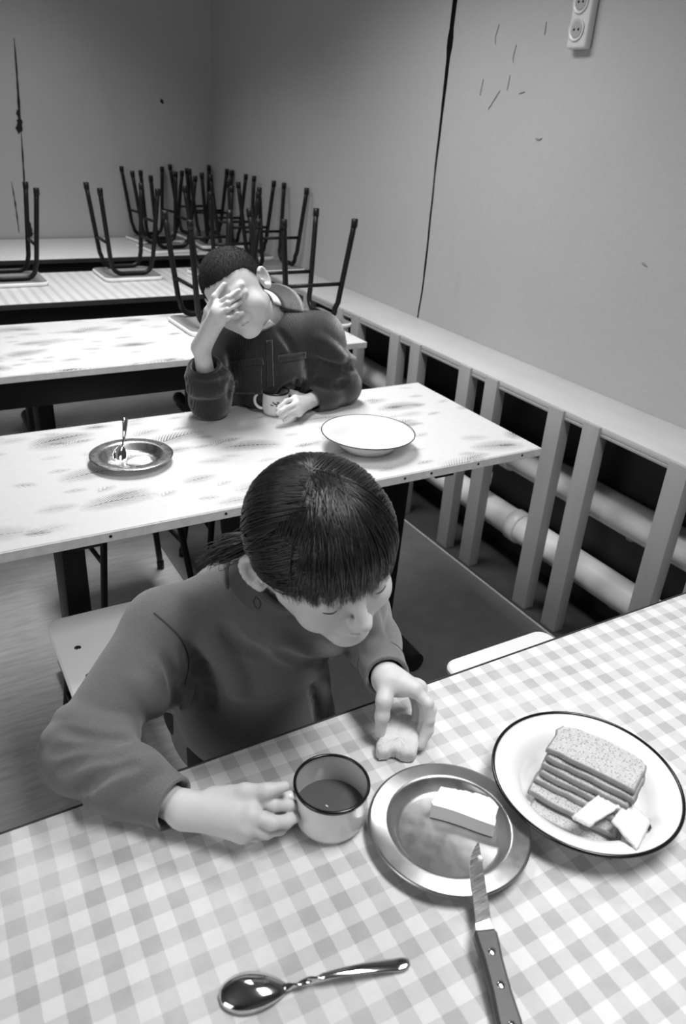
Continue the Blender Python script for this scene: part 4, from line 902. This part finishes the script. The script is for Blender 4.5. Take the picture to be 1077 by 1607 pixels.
# ================================================================ the boy
def boy():
    R = root('person', (.93, 2.20, 0), 'child in a dark corduroy jacket resting his forehead on his hand', 'person')
    H = Head(at_t(370, 457, 2.0), camdir(-.02, -.56, .83), camdir(-.495, .72, .486), 1.02)
    SR, SL = at_t(352, 532, 2.21), at_t(502, 528, 2.22); ER, EL = on_z(330, 628, .768), on_z(538, 606, .772)
    WR = at_t(316, 545, 2.0); WL = on_z(482, 631, .752); nb = at_t(418, 498, 2.17)
    pel = np.array((.93, 2.24, .555)); chs = at_t(432, 575, 2.27); wst = np.array((.93, 2.15, .66))
    KR, KL = np.array((.80, 1.95, .47)), np.array((1.02, 1.90, .47)); FR, FL = np.array((.80, 1.88, .06)), np.array((1.00, 1.84, .06))
    kn = [at_t(345, 477, 1.925), at_t(343, 486, 1.915), at_t(345, 495, 1.912), at_t(350, 504, 1.912)]
    tp = [[at_t(359, 466, 1.900), at_t(366, 462, 1.893), at_t(374, 457, 1.892)], [at_t(356, 475, 1.893), at_t(365, 469, 1.884), at_t(375, 464, 1.880)],
          [at_t(357, 486, 1.890), at_t(366, 481, 1.880), at_t(376, 475, 1.876)], [at_t(359, 499, 1.893), at_t(365, 496, 1.885), at_t(372, 492, 1.880)]]
    th = [at_t(326, 512, 1.965), at_t(329, 488, 1.945), at_t(338, 466, 1.925), at_t(351, 447, 1.902)]
    kl = [on_z(463, 626, .783), on_z(465, 634, .774), on_z(467, 642, .761), on_z(469, 648, .748)]
    tl = [[on_z(450, 629, .785), on_z(441, 637, .776), on_z(436, 642, .770)], [on_z(450, 640, .772), on_z(441, 646, .765), on_z(436, 649, .760)],
          [on_z(452, 648, .758), on_z(444, 653, .752), on_z(440, 655, .748)], [on_z(456, 654, .746), on_z(449, 658, .740), on_z(446, 660, .737)]]
    tlh = [on_z(474, 624, .762), on_z(464, 619, .775), on_z(457, 616, .779), on_z(453, 615, .776)]
    b = Body(); add_head(b, H)
    def onface(x, y, r): t = trace(b, x, y) or 1.95; return at_t(x, y, t-r*.85)
    tp = [[at_t(357, 467, 1.885), onface(366, 461, .0085), onface(375, 456, .0075)], [at_t(357, 476, 1.880), onface(366, 470, .0085), onface(376, 464, .0075)], [at_t(357, 486, 1.878), onface(367, 481, .0085), onface(377, 475, .0075)], [at_t(358, 499, 1.880), onface(366, 496, .008), onface(373, 492, .0070)]]
    kn = [at_t(341, 477, 1.905), at_t(341, 487, 1.895), at_t(343, 496, 1.893), at_t(347, 505, 1.897)]
    th = [at_t(323, 510, 1.965), at_t(327, 488, 1.925), at_t(337, 466, 1.905), onface(351, 447, .0075)]
    b.cap(H.w(0, -.03, -.035), nb, .044, .048, .03)
    b.chain([nb, chs, wst, pel], [.05, .085, .085, .09], .04); b.cap(SR, ER, .034, .028, .02); b.cap(ER, WR, .028, .0215, .01); b.cap(SL, EL, .034, .028, .02); b.cap(EL, WL, .028, .021, .01)
    b.cap(nb, SR, .04, .034, .03); b.cap(nb, SL, .04, .034, .03)
    for K, F_ in ((KR, FR), (KL, FL)): b.cap(pel, K, .06, .045, .03); b.cap(K, F_, .04, .028, .01)
    fingers(b, WR, .0205, kn, tp, [.0068, .0072, .0068, .0062], palm=.0115); b.chain(th, [.0130, .0105, .0082, .0064], .006); b.cap(WR, (kn[1]+kn[2])/2, .021, .015, .02)
    fingers(b, WL, .0200, kl, tl, [.0074, .0076, .0074, .0064], palm=.0115); b.chain(tlh, [.0125, .0098, .0080, .0066], .006)
    b.cut(lambda P: np.where((P[:, 1] < 1.988) & (P[:, 2] > .62), .7208-P[:, 2], -1.), .002)
    bulk('body', b.grow(.0020), 'skin', R)
    # ---- jacket
    s = Body(); s.chain([pel, wst, chs], [.125, .122, .118], .06); s.cap(chs, nb-(0, 0, .06), .118, .085, .06)
    s.cap(nb-(0, 0, .045), SR, .075, .066, .05); s.cap(nb-(0, 0, .045), SL, .075, .066, .05); s.cap(chs+(-.05, 0, 0), chs+(.05, 0, 0), .105, .105, .05)
    s.cap(SR, ER, .064, .056, .03); dr = (WR-ER)/np.linalg.norm(WR-ER); cr = ER+dr*.125; s.chain([ER, ER+dr*.07, cr], [.055, .053, .045], .02)
    s.cap(SL, EL, .064, .054, .03); dl = (WL-EL)/np.linalg.norm(WL-EL); cl_ = WL-dl*.020; s.chain([EL, (EL+WL)/2, cl_], [.052, .047, .038], .02)
    for pts, r, h, op in ([(300, 592), (325, 598), (355, 590)], .016, .005, 'u'), ([(303, 612), (335, 612), (360, 604)], .016, .005, 'u'), ([(300, 580), (322, 586), (352, 578)], .008, .005, 's'), ([(302, 602), (330, 604), (358, 597)], .007, .005, 's'), ([(362, 550), (366, 580), (362, 620)], .012, .006, 's'), \
            ([(495, 552), (520, 560), (552, 566)], .016, .005, 'u'), ([(490, 574), (518, 584), (552, 588)], .016, .005, 'u'), ([(492, 563), (520, 573), (552, 577)], .008, .005, 's'), ([(480, 560), (487, 585), (486, 608)], .012, .006, 's'), ([(495, 598), (518, 606), (545, 600)], .012, .005, 's'), ([(440, 520), (455, 540), (462, 550)], .010, .003, 's'), ([(500, 530), (520, 545), (535, 560)], .012, .004, 'u'):
        fold(s, pts, r, h, .016 if op == 'u' else .010, op)
    ax = H.w(0, -.03, -.045)-nb; ax /= np.linalg.norm(ax); s.cap(nb+ax*.015, nb+ax*.12, .062, .060, .01, 's'); s.cap(nb-ax*.03, nb+ax*.12, .052, .054, .01, 's')
    s.cut(lambda P: np.where(np.linalg.norm(P-(cr+dr*.06), axis=1) < .085, (P-cr)@dr, -1.), .004); s.cut(lambda P: np.where(np.linalg.norm(P-(cl_+dl*.05), axis=1) < .075, (P-cl_)@dl, -1.), .004)
    s.cap(cr-dr*.035, cr+dr*.03, .034, .037, .003, 's'); s.cap(cl_-dl*.03, cl_+dl*.03, .031, .032, .003, 's')
    s.cut(lambda P: np.where((P[:, 1] < 1.988) & (P[:, 2] > .62), .7208-P[:, 2], -1.), .004)
    jk = bulk('jacket', s.grow(.0034), 'corduroy', R); jk['label'] = 'dark corduroy jacket with buttoned chest pockets'
    def ring(c, d, r, tr, name, mat, par=None, n=40):
        d = d/np.linalg.norm(d); u = np.cross(d, (.2, .3, .9)); u /= np.linalg.norm(u); w = np.cross(d, u); a = np.linspace(0, 2*math.pi, n+1)
        return mesh(name, *tube([c+(u*math.cos(t)+w*math.sin(t))*r for t in a], tr, 8, caps=False, up=d), mat, par)
    ring(cr-dr*.004, dr, .040, .0042, 'cuff_edge', 'corduroy', jk); ring(cl_-dl*.003, dl, .0345, .0038, 'cuff_edge', 'corduroy', jk); ring(cl_-dl*.045, dl, .041, .003, 'cuff_seam', 'corduroy', jk)
    # flat pieces laid on the chest along the sight of someone facing him
    def lay(quad, n, m, lift, th, name, mat, par, bulge=0.):
        Q = [np.array(q, float) for q in quad]; G = np.zeros((n, m, 3)); 
        for i in range(n):
            for j in range(m): u, v = i/(n-1), j/(m-1); xy = (Q[0]*(1-u)+Q[1]*u)*(1-v)+(Q[3]*(1-u)+Q[2]*u)*v; G[i, j] = at_t(xy[0], xy[1], 1.85)
        P = G.reshape(-1, 3); rd = P-CAM; rd /= np.linalg.norm(rd, axis=1)[:, None]
        for _ in range(60): P = P+rd*(s.ev(P)*.8)[:, None]
        uu, vv = np.meshgrid(np.linspace(0, 1, n), np.linspace(0, 1, m), indexing='ij'); P = P-rd*(lift+bulge*np.sin(math.pi*uu)*np.sin(math.pi*vv)).reshape(-1, 1)
        return mesh(name, *sheet(P.reshape(n, m, 3), th), mat, par)
    lay([(362, 567), (412, 562), (414, 572), (364, 577)], 14, 4, .002, .004, 'pocket_flap', 'corduroy', jk); lay([(366, 577), (411, 573), (412, 618), (370, 618)], 12, 10, .001, .003, 'chest_pocket', 'corduroy', jk, .004)
    lay([(437, 558), (480, 552), (481, 562), (438, 569)], 14, 4, .002, .004, 'pocket_flap', 'corduroy', jk); lay([(439, 568), (478, 562), (474, 606), (441, 606)], 12, 10, .001, .003, 'chest_pocket', 'corduroy', jk, .004)
    lay([(417, 535), (428, 533), (430, 606), (420, 607)], 5, 20, .002, .004, 'button_placket', 'corduroy', jk)
    # turned-down collar and shirt collar, curved sheets round the neck
    def wrap(a0, a1, h0, h1, r0, r1, name, mat, n=26, m=6, th=.004, fall=0., peak=0.):
        f = -CF+(0, 0, 0); f = f-ax*(f@ax); f /= np.linalg.norm(f); w = np.cross(ax, f); G = np.zeros((n, m, 3))
        for i in range(n):
            a = a0+(a1-a0)*i/(n-1)
            for j in range(m):
                v = j/(m-1); ww = .25+.75*min(1, abs(i/(n-1))*1.2); r = r0+(r1-r0)*v; h = h0+(h1-h0)*v-fall*(math.cos(a)*.5+.5)
                G[i, j] = nb+(f*math.cos(a)+w*math.sin(a))*r+ax*h
        return mesh(name, *sheet(G, th), mat, jk)
    wrap(.30, 3.3, .054, -.022, .062, .106, 'collar', 'corduroy', fall=.014); wrap(-.30, -2.9, .054, -.022, .062, .106, 'collar', 'corduroy', fall=.014)
    sc = wrap(.45, 3.3, .080, .02, .055, .070, 'shirt_collar', 'shirt', fall=.008, th=.003); wrap(-.45, -2.9, .080, .02, .055, .070, 'shirt_collar', 'shirt', fall=.008, th=.003)
    # ---- close-cropped hair
    fx = lambda x, y: np.where(y > .050, .052, np.interp(y, [-.075, -.045, -.025, .012, .030, .050], [-.055, -.040, -.005, .014, .040, .052]))
    hc = Body(); hc.ell(H.w(0, -.016, .034), H.M, np.array((.0752, .0922, .0762))*H.k, .01); hc.ell(H.w(0, -.05, -.01), H.M, np.array((.060, .050, .055))*H.k, .03)
    hc.cut(lambda P: (fx(*H.loc(P)[:, :2].T)+.0012*np.sin(H.loc(P)[:, 0]*300)-H.loc(P)[:, 2])*.6, .004)
    hr = bulk('hair', hc.grow(.003), 'buzz_hair', R); hr['label'] = 'short cropped dark hair'
    me = hr.data; n = len(me.vertices); co = np.empty(n*3); me.vertices.foreach_get('co', co); no = np.empty(n*3); me.vertices.foreach_get('normal', no); co = co.reshape(-1, 3)+np.array(R['_w']); no = no.reshape(-1, 3)
    rg = np.random.default_rng(11); pick = rg.choice(n, min(n, 9000), replace=False); pa, ra = [], []
    for i in pick:
        if (co[i]-H.c)@H.M[2] < -.06: continue
        dd = no[i]*.55+H.M[1]*.6-H.M[2]*.3+rg.normal(size=3)*.16; dd /= np.linalg.norm(dd); L_ = rg.uniform(.004, .007); pa.append(np.stack([co[i]-no[i]*.001, co[i]+dd*L_*.5, co[i]+dd*L_-no[i]*.001])); ra.append(.0005)
    bulk('hair_strands', strand_mesh(pa, ra), 'buzz_hair', hr)['kind'] = 'stuff'
    t = Body(); t.cap(pel+(-.05, 0, -.01), pel+(.05, 0, -.01), .092, .092, .03)
    for K, F_ in ((KR, FR), (KL, FL)): t.cap(pel, K, .080, .062, .03); t.cap(K, F_+(0, 0, .05), .056, .046, .012)
    bulk('trousers', t.grow(.006), 'trousers', R)
    for F_ in (FR, FL):
        q = Body(); q.cap(F_+(0, .03, -.025), F_+(0, -.12, -.032), .038, .030, .02); q.cap(F_+(0, .02, -.02), F_+(0, .015, .06), .038, .044, .02); q.cut(lambda P: -(P[:, 2]-.0), .002); bulk('boot', q.grow(.005), 'shoe', R)
boy()
